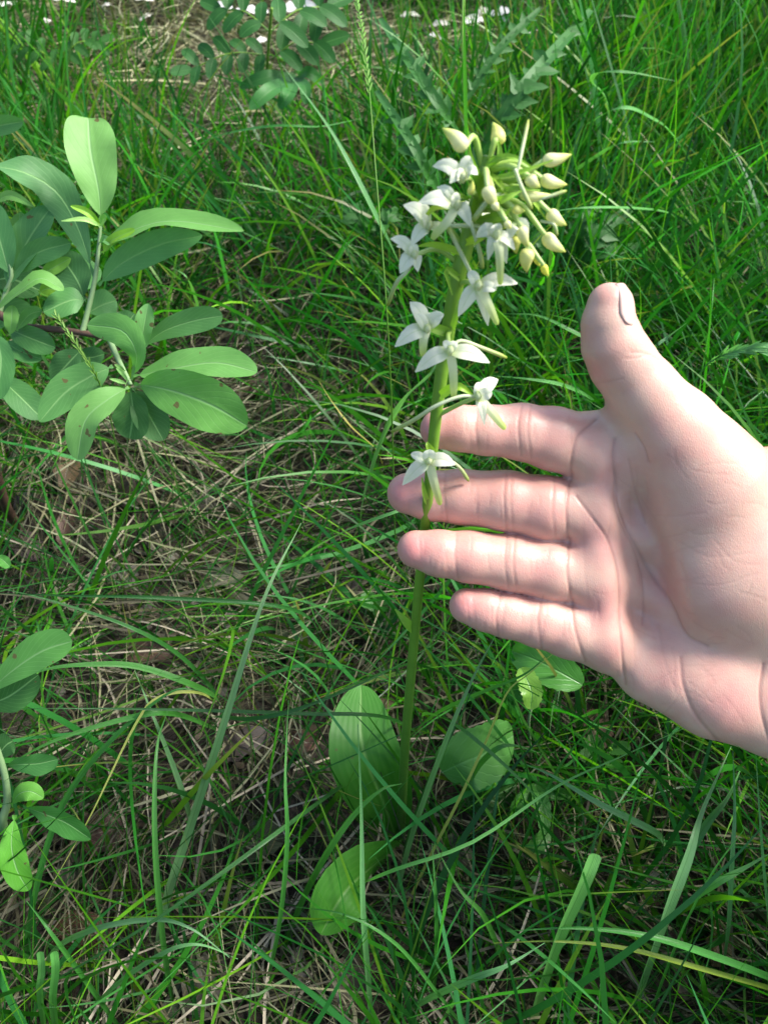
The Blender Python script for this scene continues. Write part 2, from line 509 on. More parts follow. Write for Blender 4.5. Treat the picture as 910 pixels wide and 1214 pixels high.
def thin(b):
    k = np.ones(len(b)) * 0.70
    for x, y, r_, s_ in PG:
        k *= 1 - s_ * np.exp(-((b[:, 0] - x) ** 2 + (b[:, 1] - y) ** 2) / r_ ** 2)
    for x, y, r_, s_ in TG:
        k += s_ * 0.5 * np.exp(-((b[:, 0] - x) ** 2 + (b[:, 1] - y) ** 2) / r_ ** 2)
    cl = 0.55 + 0.9 * (0.5 + 0.5 * np.sin(b[:, 0] * 31 + 2 * np.sin(b[:, 1] * 19)) * np.sin(b[:, 1] * 27 + 2 * np.sin(b[:, 0] * 23)))
    k *= cl
    return b[rng.random(len(b)) < k]

PAL = np.array([[0.040, 0.20, 0.010], [0.070, 0.27, 0.014], [0.018, 0.110, 0.010], [0.045, 0.22, 0.035], [0.13, 0.31, 0.014], [0.024, 0.145, 0.018], [0.06, 0.24, 0.055]])
def grass_cols(n, y):
    c = PAL[rng.integers(0, len(PAL), n)] * rng.uniform(0.55, 1.3, (n, 1))
    return c
def clump(b, r=0.02, share=0.6):
    """pull a share of the blades towards tussock centres"""
    k = rng.random(len(b)) < share
    c = b.copy()
    cen = b[rng.integers(0, len(b), max(len(b) // 9, 1))]
    grid = {}
    idx = np.where(k)[0]
    for i0 in range(0, len(idx), 2000):
        s_ = idx[i0:i0 + 2000]
        d = ((b[s_, None, :] - cen[None, :, :]) ** 2).sum(-1)
        j = d.argmin(1)
        c[s_] = cen[j] + rng.normal(0, r, (len(s_), 2)) * 0.45
    return c

def low(b):
    k = np.ones(len(b))
    for px, py, r_, s_ in ((325, 60, .22, .8), (600, 75, .16, .6), (150, 40, .18, .6), (325, 130, .2, .55), (330, 380, .10, .4)):
        x, y = G2(px, py)
        k *= 1 - s_ * np.exp(-((b[:, 0] - x) ** 2 + (b[:, 1] - y) ** 2) / r_ ** 2)
    return k
def clear(b):
    return ~((np.abs(b[:, 0] + 0.012) < 0.05) & (np.abs(b[:, 1] - 0.145) < 0.06))
def make_grass():
    b = thin(vis_scatter(27000))
    b = clump(b)
    b = b[clear(b)]
    n = len(b)
    far = np.clip((b[:, 1] - 0.35) / 0.9, 0, 1)
    ln = rng.gamma(5, 0.020, n) * (0.8 + 0.95 * far) + 0.03
    ln = np.minimum(ln, 0.20 + 0.17 * far)
    ln *= low(b)
    lean = np.abs(rng.normal(0.16, 0.24, n)) + (1 - far) * rng.random(n) * 0.6
    bend = rng.gamma(2, 0.30, n) * (1 - .35 * far)
    wd = rng.gamma(5, 0.00040, n) * (0.8 + 0.35 * far) + 0.0005
    c = grass_cols(n, b[:, 1])
    tip = c * rng.uniform(0.9, 1.3, (n, 1)); yl = rng.random(n) < 0.16; tip[yl] = (0.30, 0.25, 0.07)
    o = blades('meadow_grass', M['grass'], b, rng.uniform(0, 2 * math.pi, n), ln, lean, bend, wd, c, S=7, zig=rng.normal(0, 0.5, n), tipcolr=tip)
    tag(o, 'fine green grass blades growing all over the meadow floor', 'grass', kind='stuff')
    # thin wiry blades lying low and crossing
    b = vis_scatter(26000); b = b[rng.random(len(b)) < .52]; b = np.concatenate([b, thin(vis_scatter(14000))]); b = b[(low(b) > .8)]; n = len(b)
    o = blades('fine_grass', M['grass'], b, rng.uniform(0, 2 * math.pi, n), rng.uniform(0.06, 0.20, n), rng.uniform(0.5, 1.3, n), rng.uniform(0, .6, n),
               rng.uniform(0.0006, 0.0015, n), grass_cols(n, b[:, 1]) * 0.9, S=6, zig=rng.normal(0, 0.6, n))
    tag(o, 'wiry thin grass sprawling low over the straw', 'fine grass', kind='stuff')
    # long blades
    b = thin(thin(vis_scatter(3600))); b = b[~((np.abs(b[:, 0]) < 0.16) & (b[:, 1] < 0.42))]; n = len(b)
    far = np.clip((b[:, 1] - 0.35) / 0.9, 0, 1)
    o = blades('long_grass', M['grass'], b, rng.uniform(0, 2 * math.pi, n), rng.uniform(0.13, 0.24, n) * (1 + far * 0.6) * low(b), rng.uniform(0.05, 0.5, n), rng.gamma(2, 0.35, n),
               rng.uniform(0.002, 0.0040, n), grass_cols(n, b[:, 1]), S=9, zig=rng.normal(0, 0.4, n))
    tag(o, 'broader long grass blades standing among the finer grass', 'long grass', kind='stuff')
    # sprawling mid-width blades near the orchid, crossing each other well above the straw
    b = thin(vis_scatter(3000, far=0.75, m=1.1)); b = b[clear(b)]; n = len(b)
    o = blades('sprawling_grass', M['grass'], b, rng.uniform(0, 2 * math.pi, n), rng.uniform(0.10, 0.22, n), rng.uniform(0.35, 1.0, n), rng.uniform(0.2, 1.0, n),
               rng.uniform(0.0013, 0.0034, n), grass_cols(n, b[:, 1]) * np.array([.8, 1, 1.1]), S=9, zig=rng.normal(0, 0.6, n))
    tag(o, 'long grass blades sprawling and crossing round the orchid foot', 'sprawling grass', kind='stuff')
    # the meadow round about, beyond the picture
    b = around_scatter(26000); n = len(b)
    o = blades('surrounding_grass', M['grass'], b, rng.uniform(0, 2 * math.pi, n), rng.uniform(0.08, 0.32, n), np.abs(rng.normal(0.25, 0.25, n)), rng.gamma(2, 0.35, n),
               rng.uniform(0.002, 0.005, n), grass_cols(n, b[:, 1]), S=5, zig=rng.normal(0, 0.4, n))
    tag(o, 'green grass of the wider meadow round the orchid', 'meadow', kind='stuff')

def straw_cols(n):
    K_ = np.array([.70, .76, .66])
    P1 = np.array([[0.40, 0.355, 0.215], [0.25, 0.215, 0.125], [0.50, 0.46, 0.31], [0.11, 0.09, 0.05], [0.21, 0.20, 0.14], [0.34, 0.31, 0.21], [0.09, 0.075, 0.045], [0.16, 0.17, 0.07]])
    return P1[rng.integers(0, len(P1), n)] * rng.uniform(0.45, 1.1, (n, 1)) * K_
def make_straw():
    b = vis_scatter(80000)
    # straw is thicker where the grass is thin
    k = np.ones(len(b)) * 0.42
    for x, y, r_, s_ in PG:
        k += s_ * 0.9 * np.exp(-((b[:, 0] - x) ** 2 + (b[:, 1] - y) ** 2) / (r_ * 1.3) ** 2)
    hole = np.sin(b[:, 0] * 47 + 3 * np.sin(b[:, 1] * 31)) * np.sin(b[:, 1] * 39 + 2 * np.sin(b[:, 0] * 53))
    k *= np.where(hole > 0.45, 0.25, 1)
    b = b[rng.random(len(b)) < k]; n = len(b)
    sunlit_ = np.ones((n, 1))
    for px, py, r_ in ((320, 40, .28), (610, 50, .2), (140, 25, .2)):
        x, y = G2(px, py); sunlit_[:, 0] += .8 * np.exp(-((b[:, 0] - x) ** 2 + (b[:, 1] - y) ** 2) / r_ ** 2)  # sunlit patches painted into the straw colour
    swirl = 1.2 * np.sin(b[:, 0] * 9 + 1) + 1.3 * np.cos(b[:, 1] * 8) + 1.0
    az = swirl + rng.normal(0, 0.55, n) + np.where(rng.random(n) < 0.5, math.pi, 0)
    z0 = gz(b[:, 0], b[:, 1]) + rng.random(n) ** 2.2 * 0.030
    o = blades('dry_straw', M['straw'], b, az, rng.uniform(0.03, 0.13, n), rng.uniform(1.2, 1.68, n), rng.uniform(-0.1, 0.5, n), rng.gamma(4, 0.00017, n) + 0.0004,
               np.minimum(straw_cols(n) * sunlit_, .75), S=4, z0=z0, zig=rng.normal(0, 0.7, n))
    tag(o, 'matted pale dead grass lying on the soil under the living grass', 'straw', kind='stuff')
    b = vis_scatter(26000); n = len(b)
    cp = np.array([[.10, .075, .05], [.06, .045, .035], [.17, .13, .09], [.20, .18, .15], [.05, .06, .02]])
    o = blades('leaf_crumbs', M['straw'], b, rng.uniform(0, 6.28, n), rng.uniform(0.003, 0.014, n), rng.uniform(1.2, 1.75, n), rng.uniform(-.3, .5, n), rng.uniform(0.0015, 0.006, n),
               cp[rng.integers(0, 5, n)] * rng.uniform(.5, 1.3, (n, 1)), S=3, z0=gz(b[:, 0], b[:, 1]) + rng.random(n) * 0.009)
    tag(o, 'crumbled brown and grey leaf mould between the straw', 'leaf mould', kind='stuff')
    b = around_scatter(16000); n = len(b)
    o = blades('surrounding_straw', M['straw'], b, rng.uniform(0, 6.28, n), rng.uniform(0.05, 0.15, n), rng.uniform(1.3, 1.68, n), rng.uniform(0, .4, n), rng.uniform(0.001, 0.003, n),
               straw_cols(n), S=3, z0=gz(b[:, 0], b[:, 1]) + rng.random(n) * 0.01)
    tag(o, 'dead grass lying in the wider meadow', 'dead grass', kind='stuff')

make_straw()
make_grass()

# pieces lying on the soil that can be picked out one by one: parts of the ground
def dead_leaf(px, py, L_, W_, az, mat='dead', name='dead_leaf', c=None, h=0.008, curl=0.4):
    q = Q(px, py, 0.01)
    z = float(gz(q.x, q.y)) + h
    d = Vector((math.cos(az), math.sin(az), random.uniform(-0.1, 0.25)))
    p0 = Vector((q.x, q.y, z)) - d * L_ * 0.5
    p0.z = max(p0.z, float(gz(p0.x, p0.y)) + 0.003)
    mb = MB()
    up = Vector((random.uniform(-.4, .4), random.uniform(-.5, .1), 1))
    f = prof(0.6, 0.6)
    ribbon(mb, [p0, p0 + d * L_ * .5 + Vector((0, 0, curl * L_ * .3)), p0 + d * L_], lambda t: f(t) * W_ * 0.5 * (1 + 0.12 * math.sin(t * 23)), up, n=8, m=2, fold=random.uniform(-.5, .7), ruffle=0.25,
           c=c or tuple(random.uniform(0.6, 1.3) * k for k in (1, random.uniform(.9, 1.0), random.uniform(.75, .95))))
    return mb.build(name, M[mat], ground)
spots_ = [(290, 888, .035, .016), (205, 530, .03, .02), (268, 355, .035, .018), (300, 340, .045, .02), (350, 150, .04, .02), (165, 585, .03, .02), (190, 640, .03, .018), (140, 690, .03, .018),
          (310, 1000, .03, .02), (120, 990, .035, .022), (90, 1110, .03, .02), (260, 690, .03, .018), (180, 780, .03, .02), (560, 1070, .04, .018), (640, 1060, .03, .02), (760, 1040, .03, .018),
          (360, 880, .025, .015), (540, 1010, .03, .02), (240, 1170, .03, .02), (420, 1170, .03, .02), (690, 1150, .03, .018), (860, 1120, .03, .018), (60, 960, .03, .018), (350, 760, .03, .018),
          (85, 560, .03, .018), (30, 640, .035, .02), (310, 450, .035, .018), (235, 590, .03, .018), (620, 560, .035, .02), (700, 860, .03, .018), (500, 370, .035, .02), (640, 330, .04, .02),
          (130, 250, .04, .02), (250, 130, .05, .025), (480, 110, .05, .025), (740, 130, .05, .025), (860, 340, .04, .02), (380, 330, .035, .018)]
for px, py, l_, w_ in spots_:
    dead_leaf(px + random.uniform(-8, 8), py + random.uniform(-8, 8), l_ * random.uniform(.8, 1.2), w_, random.uniform(0, 6.28))
for i in range(25):
    dead_leaf(random.uniform(-10, 920), random.uniform(20, 1230), random.uniform(.018, .035), random.uniform(.009, .018), random.uniform(0, 6.28), h=random.uniform(.003, .012))
# added pale flakes, their near-white colour standing in for sunflecks far back
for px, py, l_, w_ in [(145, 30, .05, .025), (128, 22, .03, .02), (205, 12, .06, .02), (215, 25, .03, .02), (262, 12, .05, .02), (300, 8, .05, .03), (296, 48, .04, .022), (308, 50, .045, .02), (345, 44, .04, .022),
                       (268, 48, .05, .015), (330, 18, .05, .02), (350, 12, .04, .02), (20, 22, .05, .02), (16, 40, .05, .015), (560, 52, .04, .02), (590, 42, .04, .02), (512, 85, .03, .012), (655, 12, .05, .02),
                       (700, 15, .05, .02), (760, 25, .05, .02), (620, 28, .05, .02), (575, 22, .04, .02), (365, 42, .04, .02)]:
    dead_leaf(px, py, l_ * .7, w_ * .8, random.uniform(-.6, .6), mat='sunfleck_flake', name='sunfleck_flake', c=(1, 1, 1), h=.05, curl=.2)
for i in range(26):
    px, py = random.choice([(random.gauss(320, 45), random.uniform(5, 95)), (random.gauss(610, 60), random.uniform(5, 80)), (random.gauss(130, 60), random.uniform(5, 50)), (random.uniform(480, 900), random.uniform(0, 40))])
    dead_leaf(px, py, random.uniform(.015, .035), random.uniform(.006, .013), random.uniform(-.9, .9), mat='sunfleck_flake', name='sunfleck_flake', c=(1, .97, .9), h=random.uniform(.02, .05), curl=.3)
# long dry stalks
def dry_stalk(pts, w_, c, name='dry_stalk'):
    mb = MB()
    ribbon(mb, pts, lambda t: w_ * .5 * (1 - .5 * t), (0, -.3, 1), n=8, m=1, fold=.3, c=c)
    return mb.build(name, M['straw'], ground)
for i in range(110):
    px, py = random.choice([(random.uniform(0, 910), random.uniform(100, 1200)), (random.uniform(60, 420), random.uniform(380, 1150))])
    q = Q(px, py, .015); az = random.uniform(0, 6.28); l_ = random.uniform(.05, .14)
    d = Vector((math.cos(az), math.sin(az), 0))
    z = float(gz(q.x, q.y))
    a0 = Vector((q.x, q.y, z + random.uniform(.004, .02)))
    k = random.uniform(.7, 1.5)
    dry_stalk([a0, a0 + d * l_ * .5 + Vector((random.uniform(-.01, .01), random.uniform(-.01, .01), random.uniform(.0, .018))), a0 + d * l_ + Vector((0, 0, random.uniform(-.004, .015)))],
              random.uniform(.0009, .0019), (.38 * k, .33 * k, .24 * k))

# ------------------------------------------------------------------ orchid
ST = [(474, 1006, 0), (479, 900, .2), (487, 800, .35), (495, 710, .47), (502, 640, .57), (509, 570, .60), (517, 490, .69), (528, 410, .80), (541, 335, .87), (556, 275, .93), (569, 225, .97), (577, 185, 1.0)]
YB, YT = 0.156, 0.225
def VY(px, py, yy):
    r = ray(px, py); return CO + r * (yy / r.y)
stem_pts = [VY(x, y, YB + (YT - YB) * k) for x, y, k in ST]
stem_pts[0].z = float(gz(stem_pts[0].x, stem_pts[0].y)) - 0.01
_sy = [y for _, y, _ in ST][::-1]
_sd = [(p - CO).dot(AX) for p in stem_pts][::-1]
_sx = [x for x, _, _ in ST][::-1]
def dS(py): return float(np.interp(py, _sy, _sd))
def xS(py): return float(np.interp(py, _sy, _sx))
def O(px, py, off=0.0): return P(px, py, dS(py) + off)        # off > 0: farther than the stem

orchid = empty('orchid', Vector((stem_pts[0].x, stem_pts[0].y, float(gz(stem_pts[0].x, stem_pts[0].y)))),
               'tall white butterfly orchid in flower standing before the open hand', 'orchid')
_ty = [0, .1, .3, .5, .62, .8, .93, 1.0]
_tr = [.0025, .0022, .00190, .00190, .0022, .0024, .0021, .0012]
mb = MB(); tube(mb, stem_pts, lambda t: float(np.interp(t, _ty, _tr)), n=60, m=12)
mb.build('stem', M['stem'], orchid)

def pxr(pts): return sum(pxs(p) for p in pts) / len(pts)
def part_leaf(name, pts, wpx, mat, parent, a_=.7, b_=.6, roll=0, fold=.25, cup=0, n=14, m=4, ruffle=0, c=(1, 1, 1), nrm=None, teeth=0, tdep=.08, lobes=0, twist=0, petiole=0.0):
    f = prof(a_, b_)
    s_ = pxr(pts)
    def wf(t):
        t2 = (t - petiole) / (1 - petiole) if petiole else t
        if t2 <= 0: return 0.0011
        v = f(min(t2, 1)) * wpx * .5 * s_
        if teeth: v *= 1 - tdep * ((t2 * teeth) % 1.0)
        if lobes:
            k = (t2 * lobes + .18 * math.sin(t2 * 17)) % 1.0
            v *= (0.26 + .1 * math.sin(t2 * 9)) + (.62 + .12 * math.sin(t2 * 13)) * (max(0, 1 - abs(k - .62) * 2.6)) ** .8
        return max(v, .00025)
    mb = MB()
    ribbon(mb, pts, wf, nrm or TOW, n=n, m=m, fold=fold, cup=cup, roll=roll, ruffle=ruffle, c=c, twist=twist)
    return mb.build(name, M[mat], parent)

# two broad leaves at the foot
part_leaf('leaf', [Q(471, 998, .006), Q(452, 945, .040), Q(430, 885, .068), Q(428, 812, .068)], 84, 'orchid_leaf', orchid, .65, .55, roll=8, fold=.12, n=22, m=6, ruffle=.03).__setitem__('label', 'upright broad leaf with a brown blemish')
part_leaf('leaf', [Q(472, 1004, .010), Q(440, 1028, .045), Q(408, 1058, .060), Q(380, 1108, .050)], 82, 'orchid_leaf', orchid, .6, .6, roll=-12, fold=.15, cup=.1, n=22, m=6, ruffle=.05, c=(1.1, 1.05, 1)).__setitem__('label', 'lower broad leaf lying towards the straw')
part_leaf('bract', [O(492, 748, -.001), O(482, 738, -.003), O(468, 722, -.001)], 12, 'bract', orchid, .3, .8, n=6, m=2)
part_leaf('bract', [O(508, 600, -.002), O(503, 585, -.004), O(500, 566, -.003)], 7, 'bract', orchid, .3, .8, n=6, m=2)

def flower(cx, cy, off, petals, lip, spur, node, hood=None, column=True):
    """petals: (tip x, tip y, depth offset of the tip, width in px)"""
    ce = O(cx, cy, off)
    fl = bpy.data.objects.new('flower', None); fl.empty_display_size = .005
    fl.location = ce - orchid.location
    link(fl, orchid)
    s_ = pxs(ce)
    if node:
        na = O(xS(node) + (1 if cx > xS(node) else -1) * 3, node, 0)
        md = (na + ce) * .5 + UP * (.0016) + (ce - na).cross(TOW) * .1
        mb = MB(); tube(mb, [na, md, ce + (ce - na) * .02], lambda t: .0008 - .0001 * t, n=10, m=7); mb.build('ovary', M['ovary'], fl)
    for k, (tx, ty, to, wpx) in enumerate(petals):
        tp = O(tx, ty, to)
        md = (ce + tp) * .5 + TOW * .0022 * (1 if k % 2 == 0 else .6) + UP * .0010
        part_leaf('sepal' if k < 2 else 'petal', [ce, md, tp], wpx * 1.2, 'petal', fl, .55, .85, fold=.3, cup=.25, n=10, m=3, roll=random.uniform(-20, 20))
    if hood:
        for (tx, ty, to, wpx) in hood:
            tp = O(tx, ty, to)
            md = (ce + tp) * .5 + TOW * .0015
            part_leaf('petal', [ce - UP * .0008, md, tp], wpx * 1.1, 'petal', fl, .45, .5, fold=.35, cup=.3, n=8, m=3)
    if lip:
        pts = [ce + TOW * .0008] + [O(x_, y_, o_) for x_, y_, o_ in lip]
        part_leaf('lip', pts, 10.5, 'lip', fl, .10, .22, fold=-.25, n=12, m=3)
    if spur:
        pts = [ce - TOW * .0008] + [O(x_, y_, o_) for x_, y_, o_ in spur]
        mb = MB(); tube(mb, pts, lambda t: .00050 + .00022 * t - (.0003 if t > .97 else 0), n=14, m=6); mb.build('spur', M['spur'], fl)
    if column:
        mb = MB(); tube(mb, [ce - UP * .0012 + TOW * .0006, ce + TOW * .0022, ce + UP * .0014 + TOW * .0010], lambda t: 0.0008 * math.sin(math.pi * (.12 + .8 * t)) + .0002, n=8, m=8)
        mb.build('column', M['lip'], fl)
    return fl
F_ = flower
F_(508, 546, -.009, [(477, 575, -.008, 15), (539, 551, -.010, 15)], [(514, 570, -.010), (522, 599, -.007)], [(530, 545, -.003), (545, 555, .002), (555, 570, .004)], 530, hood=[(487, 538, -.007, 11), (508, 533, -.011, 15)])
F_(566, 470, -.010, [(574, 504, -.010, 11), (590, 450, -.006, 15)], [(582, 488, -.010), (599, 509, -.008)], [(545, 470, -.011), (515, 482, -.012), (492, 497, -.010), (464, 512, -.006)], 492, hood=[(583, 466, -.014, 15), (570, 453, -.008, 14)])
F_(533, 416, -.011, [(492, 441, -.010, 17), (580, 430, -.011, 17)], [(537, 440, -.012), (538, 474, -.009)], [(545, 404, -.004), (570, 412, .002), (600, 424, .005)], 392, hood=[(540, 405, -.010, 10), (526, 404, -.010, 9)])
F_(506, 390, -.006, [(468, 411, -.008, 17), (526, 373, -.007, 14), (486, 358, -.004, 17), (512, 372, -.006, 12)], [(502, 402, -.009), (501, 423, -.008)], None, 402, hood=[(494, 372, -.009, 12)])
F_(566, 339, -.011, [(613, 336, -.011, 17), (543, 375, -.011, 16), (578, 386, -.010, 14)], [(578, 358, -.014), (590, 385, -.012)], [(556, 320, -.009), (540, 288, -.010), (530, 268, -.008)], 338, hood=[(555, 322, -.012, 13), (588, 343, -.014, 13)])
F_(491, 303, -.004, [(463, 283, -.006, 12), (474, 324, -.006, 17), (470, 292, .001, 11), (495, 322, -.006, 13)], None, [(482, 322, -.004), (470, 335, -.002), (459, 362, .002)], 312, hood=[(488, 290, -.006, 12)])
F_(508, 268, -.004, [(478, 243, -.004, 18), (487, 291, -.006, 15), (498, 244, -.007, 12)], [(520, 268, -.008), (512, 284, -.009)], [(530, 268, -.006), (560, 268, -.010), (585, 275, -.010)], 292, hood=[(500, 258, -.008, 11)])
F_(541, 244, -.009, [(496, 240, -.009, 18), (557, 268, -.012, 14), (518, 222, -.007, 9)], [(530, 262, -.012), (511, 283, -.011)], [(552, 250, -.010), (566, 290, -.012), (572, 318, -.012)], 262, hood=[(536, 231, -.012, 13)])
F_(548, 212, -.006, [(513, 197, -.006, 15), (533, 217, -.009, 12), (566, 207, -.009, 13), (560, 188, -.006, 17)], None, None, 232, hood=[(540, 206, -.008, 14)])
F_(587, 279, -.015, [(578, 308, -.015, 12), (610, 296, -.015, 13), (564, 281, -.014, 15), (600, 312, -.013, 12)], [(592, 300, -.017), (593, 338, -.015)], None, 262, hood=[(586, 266, -.017, 15)])
F_(611, 267, -.013, [(600, 288, -.014, 12), (626, 276, -.013, 12)], None, None, 240, column=False)
F_(565, 252, .004, [(545, 248, .004, 13), (580, 262, .004, 13)], None, None, 250, column=False)

def bud(bx, by, bo, tx, ty, to, wpx, node, bend=0.3, green=1.0, small=False):
    """bud body from (bx,by) to its tip (tx,ty), stalk from the stem at height `node`"""
    a0, b0 = O(bx, by, bo), O(tx, ty, to)
    ob = bpy.data.objects.new('bud', None); ob.empty_display_size = .004
    ob.location = a0 - orchid.location; link(ob, orchid)
    rr = wpx * .46 * pxs(a0)
    f = prof(.42, .8)
    mb = MB()
    ax_ = (b0 - a0)
    sidev = ax_.cross(TOW).normalized()
    tube(mb, [a0, a0 + ax_ * .45 + sidev * rr * .25, b0], lambda t: rr * f(min(max(t, .012), .988)) * (1 - .22 * t), n=14, m=12, c=(1, 1, green))
    mb.build('body', M['bud'], ob)
    na = O(xS(node) + random.uniform(-3, 4), node, random.uniform(-.002, .002))
    md = na.lerp(a0, .55) + UP * (.004 * bend) + TOW * .0015
    mb = MB(); tube(mb, [na, md, a0 + ax_ * .05], lambda t: .0006 + .0003 * math.sin(t * 3.1), n=10, m=7)
    mb.build('stalk', M['ovary'], ob)
B_ = bud
B_(551, 178, -.006, 524, 152, -.006, 23, 212, 1.6)
B_(590, 171, -.002, 584, 145, -.002, 21, 188, .5, .6)
B_(643, 190, -.010, 677, 183, -.010, 19, 214, -.8)
B_(626, 208, -.012, 640, 222, -.012, 18, 205, .4)
B_(641, 211, -.004, 672, 219, -.004, 19, 200, .6)
B_(616, 231, -.012, 655, 231, -.012, 15, 225, .3, .9)
B_(650, 250, -.010, 671, 267, -.010, 19, 232, 1.0)
B_(645, 278, -.008, 670, 299, -.008, 20, 245, 1.3)
B_(577, 221, -.016, 590, 246, -.016, 20, 215, .8)
B_(585, 240, -.017, 592, 250, -.017, 12, 215, .8)
B_(618, 268, -.014, 626, 293, -.014, 17, 240, .8)
B_(627, 295, -.012, 624, 323, -.012, 21, 250, 1.2, .7)
B_(612, 279, -.010, 612, 301, -.010, 17, 250, 1.0, .5)
B_(644, 314, -.006, 650, 328, -.006, 11, 262, 1.2, .3)
B_(634, 303, -.004, 640, 316, -.004, 9, 262, 1.2, .3)
B_(600, 262, -.018, 606, 271, -.018, 11, 245, .6, .95)
B_(556, 230, -.012, 560, 214, -.012, 10, 240, .2, .5)
B_(608, 246, -.014, 622, 250, -.014, 13, 232, .2, .6)
# stray spurs of the younger flowers, and bracts
def spur_(pts, w_=.00045):
    mb = MB(); tube(mb, [O(*p) for p in pts], lambda t: w_ * (.8 + .4 * t) - (.0003 if t > .97 else 0), n=10, m=6); mb.build('spur', M['spur'], orchid)
spur_([(612, 208, -.012), (618, 180, -.010), (626, 142, -.008)])
spur_([(610, 200, -.013), (618, 222, -.014), (630, 248, -.015)], .00055)
spur_([(626, 240, -.012), (650, 233, -.013), (671, 226, -.012)])
spur_([(640, 262, -.010), (656, 266, -.012), (660, 280, -.012)])
spur_([(596, 230, -.010), (580, 236, -.014), (560, 262, -.015)], .0007)
def br(pts, wpx, c=(1, 1, 1)):
    part_leaf('bract', [O(*p) for p in pts], wpx, 'bract', orchid, .25, .8, n=9, m=3, fold=.4, roll=random.uniform(-30, 30), c=c)
br([(572, 226, -.002), (560, 196, -.006), (556, 176, -.006)], 11)
br([(577, 200, -.002), (592, 186, -.004), (590, 164, -.003)], 10)
br([(574, 215, -.004), (612, 206, -.012), (655, 190, -.012)], 9)
br([(570, 240, -.004), (606, 224, -.013), (640, 226, -.013)], 9)
br([(566, 248, -.004), (592, 238, -.016), (618, 226, -.015)], 12)
br([(562, 262, -.004), (590, 262, -.015), (606, 246, -.016)], 11, (1.2, 1.1, 1))
br([(560, 250, -.002), (520, 244, -.006), (500, 262, -.006)], 10, (1.5, 1.2, 1))
br([(556, 238, -.002), (530, 228, -.004), (512, 238, -.004)], 9)
br([(549, 300, -.002), (516, 290, -.004), (494, 292, -.004)], 9, (1.3, 1.2, 1))
br([(552, 288, -.002), (574, 280, -.012), (560, 292, -.014)], 10, (1.4, 1.2, 1))
br([(566, 262, -.002), (590, 258, -.012), (612, 262, -.012)], 13)
br([(572, 236, -.002), (606, 250, -.010), (628, 288, -.010)], 10)
br([(576, 216, -.002), (622, 230, -.009), (652, 268, -.009)], 8, (1.2, 1.1, 1))
br([(578, 192, -.002), (606, 186, -.006), (640, 206, -.006)], 8)
br([(545, 330, -.002), (528, 320, -.004), (536, 350, -.004)], 8)
br([(534, 395, -.002), (508, 386, -.005), (496, 376, -.005)], 13)
br([(536, 390, -.002), (541, 372, -.004), (543, 355, -.003)], 8)
br([(520, 470, -.002), (542, 458, -.006), (562, 470, -.006)], 12, (1.2, 1.15, 1))
br([(516, 545, -.003), (502, 535, -.005), (483, 540, -.004)], 7)
br([(516, 542, -.003), (508, 530, -.006), (506, 524, -.005)], 10, (1.3, 1.2, 1))
br([(560, 268, -.001), (568, 230, -.004), (576, 200, -.005)], 15, (1.2, 1.1, 1))
br([(575, 205, -.001), (590, 216, -.010), (604, 238, -.013)], 10, (1.3, 1.15, 1))

# ------------------------------------------------------------------ hand (one continuous skin grown from tapered limbs)
HD = 0.308                                    # distance of the hand's middle plane; 1 unit = 1 photo pixel there
HS = HD / F
def tw(px, wq):                               # photo pixel + height above the plane -> hand frame
    k = (HD - wq * HS) / HD
    return CX + (px[0] - CX) * k, CY + (px[1] - CY) * k, wq
def wo(x, y): return 22 - (y - 520) * 0.17 - 0.0 * (x - 700)      # tilt of the palm
# chains: list of (x, y, extra height, radius)
fingers = {
 'index': [(521, 509, 20, 23.5), (545, 508, 19, 26.5), (575, 510, 15, 29), (618, 512, 9, 33), (655, 520, 2, 37), (700, 532, -4, 40)],
 'middle': [(483, 585, -19, 24.5), (510, 588, -17, 29), (545, 589, -13, 32), (600, 594, -6, 35.5), (645, 602, -4, 37.5), (700, 606, -6, 38)],
 'ring': [(493, 651, 16, 22.5), (520, 656, 15, 27), (555, 660, 11, 30), (605, 667, 5, 33), (650, 675, -1, 36), (705, 684, -6, 37)],
 'pinky': [(553, 718, 14, 21), (575, 723, 12, 24.5), (600, 729, 9, 26.5), (640, 737, 4, 30.5), (675, 746, 0, 34), (720, 757, -5, 38)],
 'thumb': [(722, 362, 46, 26.5), (721, 384, 46, 31), (726, 408, 44, 36), (737, 430, 38, 38.5), (762, 465, 32, 42), (798, 512, 24, 54), (840, 570, 12, 70)],
}
palm = [  # a, b: (x, y, extra, radius, flatten)
 ((716, 530, -4, 40), (905, 690, -16, 52), 1.35), ((712, 604, -8, 36), (910, 730, -18, 50), 1.35), ((712, 670, -8, 36), (915, 765, -16, 50), 1.35), ((730, 757, -6, 41), (925, 810, -12, 52), 1.3),
 ((706, 545, 0, 28), (704, 660, -2, 28), 1.0), ((704, 660, -2, 29), (718, 745, 0, 30), 1.0),
 ((775, 788, -6, 48), (850, 816, 2, 57), 1.25), ((850, 816, 2, 57), (915, 828, 0, 68), 1.35),
 ((716, 530, -4, 38), (790, 560, -4, 46), 1.1),
 ((812, 560, 6, 62), (872, 662, 8, 94), 1.45), ((872, 662, 8, 94), (930, 690, 0, 96), 1.5),
 ((838, 590, -22, 60), (925, 620, -34, 98), 1.3),
 ((905, 705, -26, 120), (985, 760, -26, 124), 2.1), ((985, 760, -26, 124), (1075, 835, -16, 98), 1.9), ((1075, 835, -16, 98), (1240, 950, 40, 104), 1.4), ((1240, 950, 40, 104), (1560, 1150, 160, 118), 1.15),
]
gu = np.concatenate([np.arange(446, 930, 1.7), 930 + np.cumsum(np.geomspace(2.5, 13, 110))])
gv = np.concatenate([np.arange(322, 930, 1.7), 930 + np.cumsum(np.geomspace(2.5, 12, 60))])
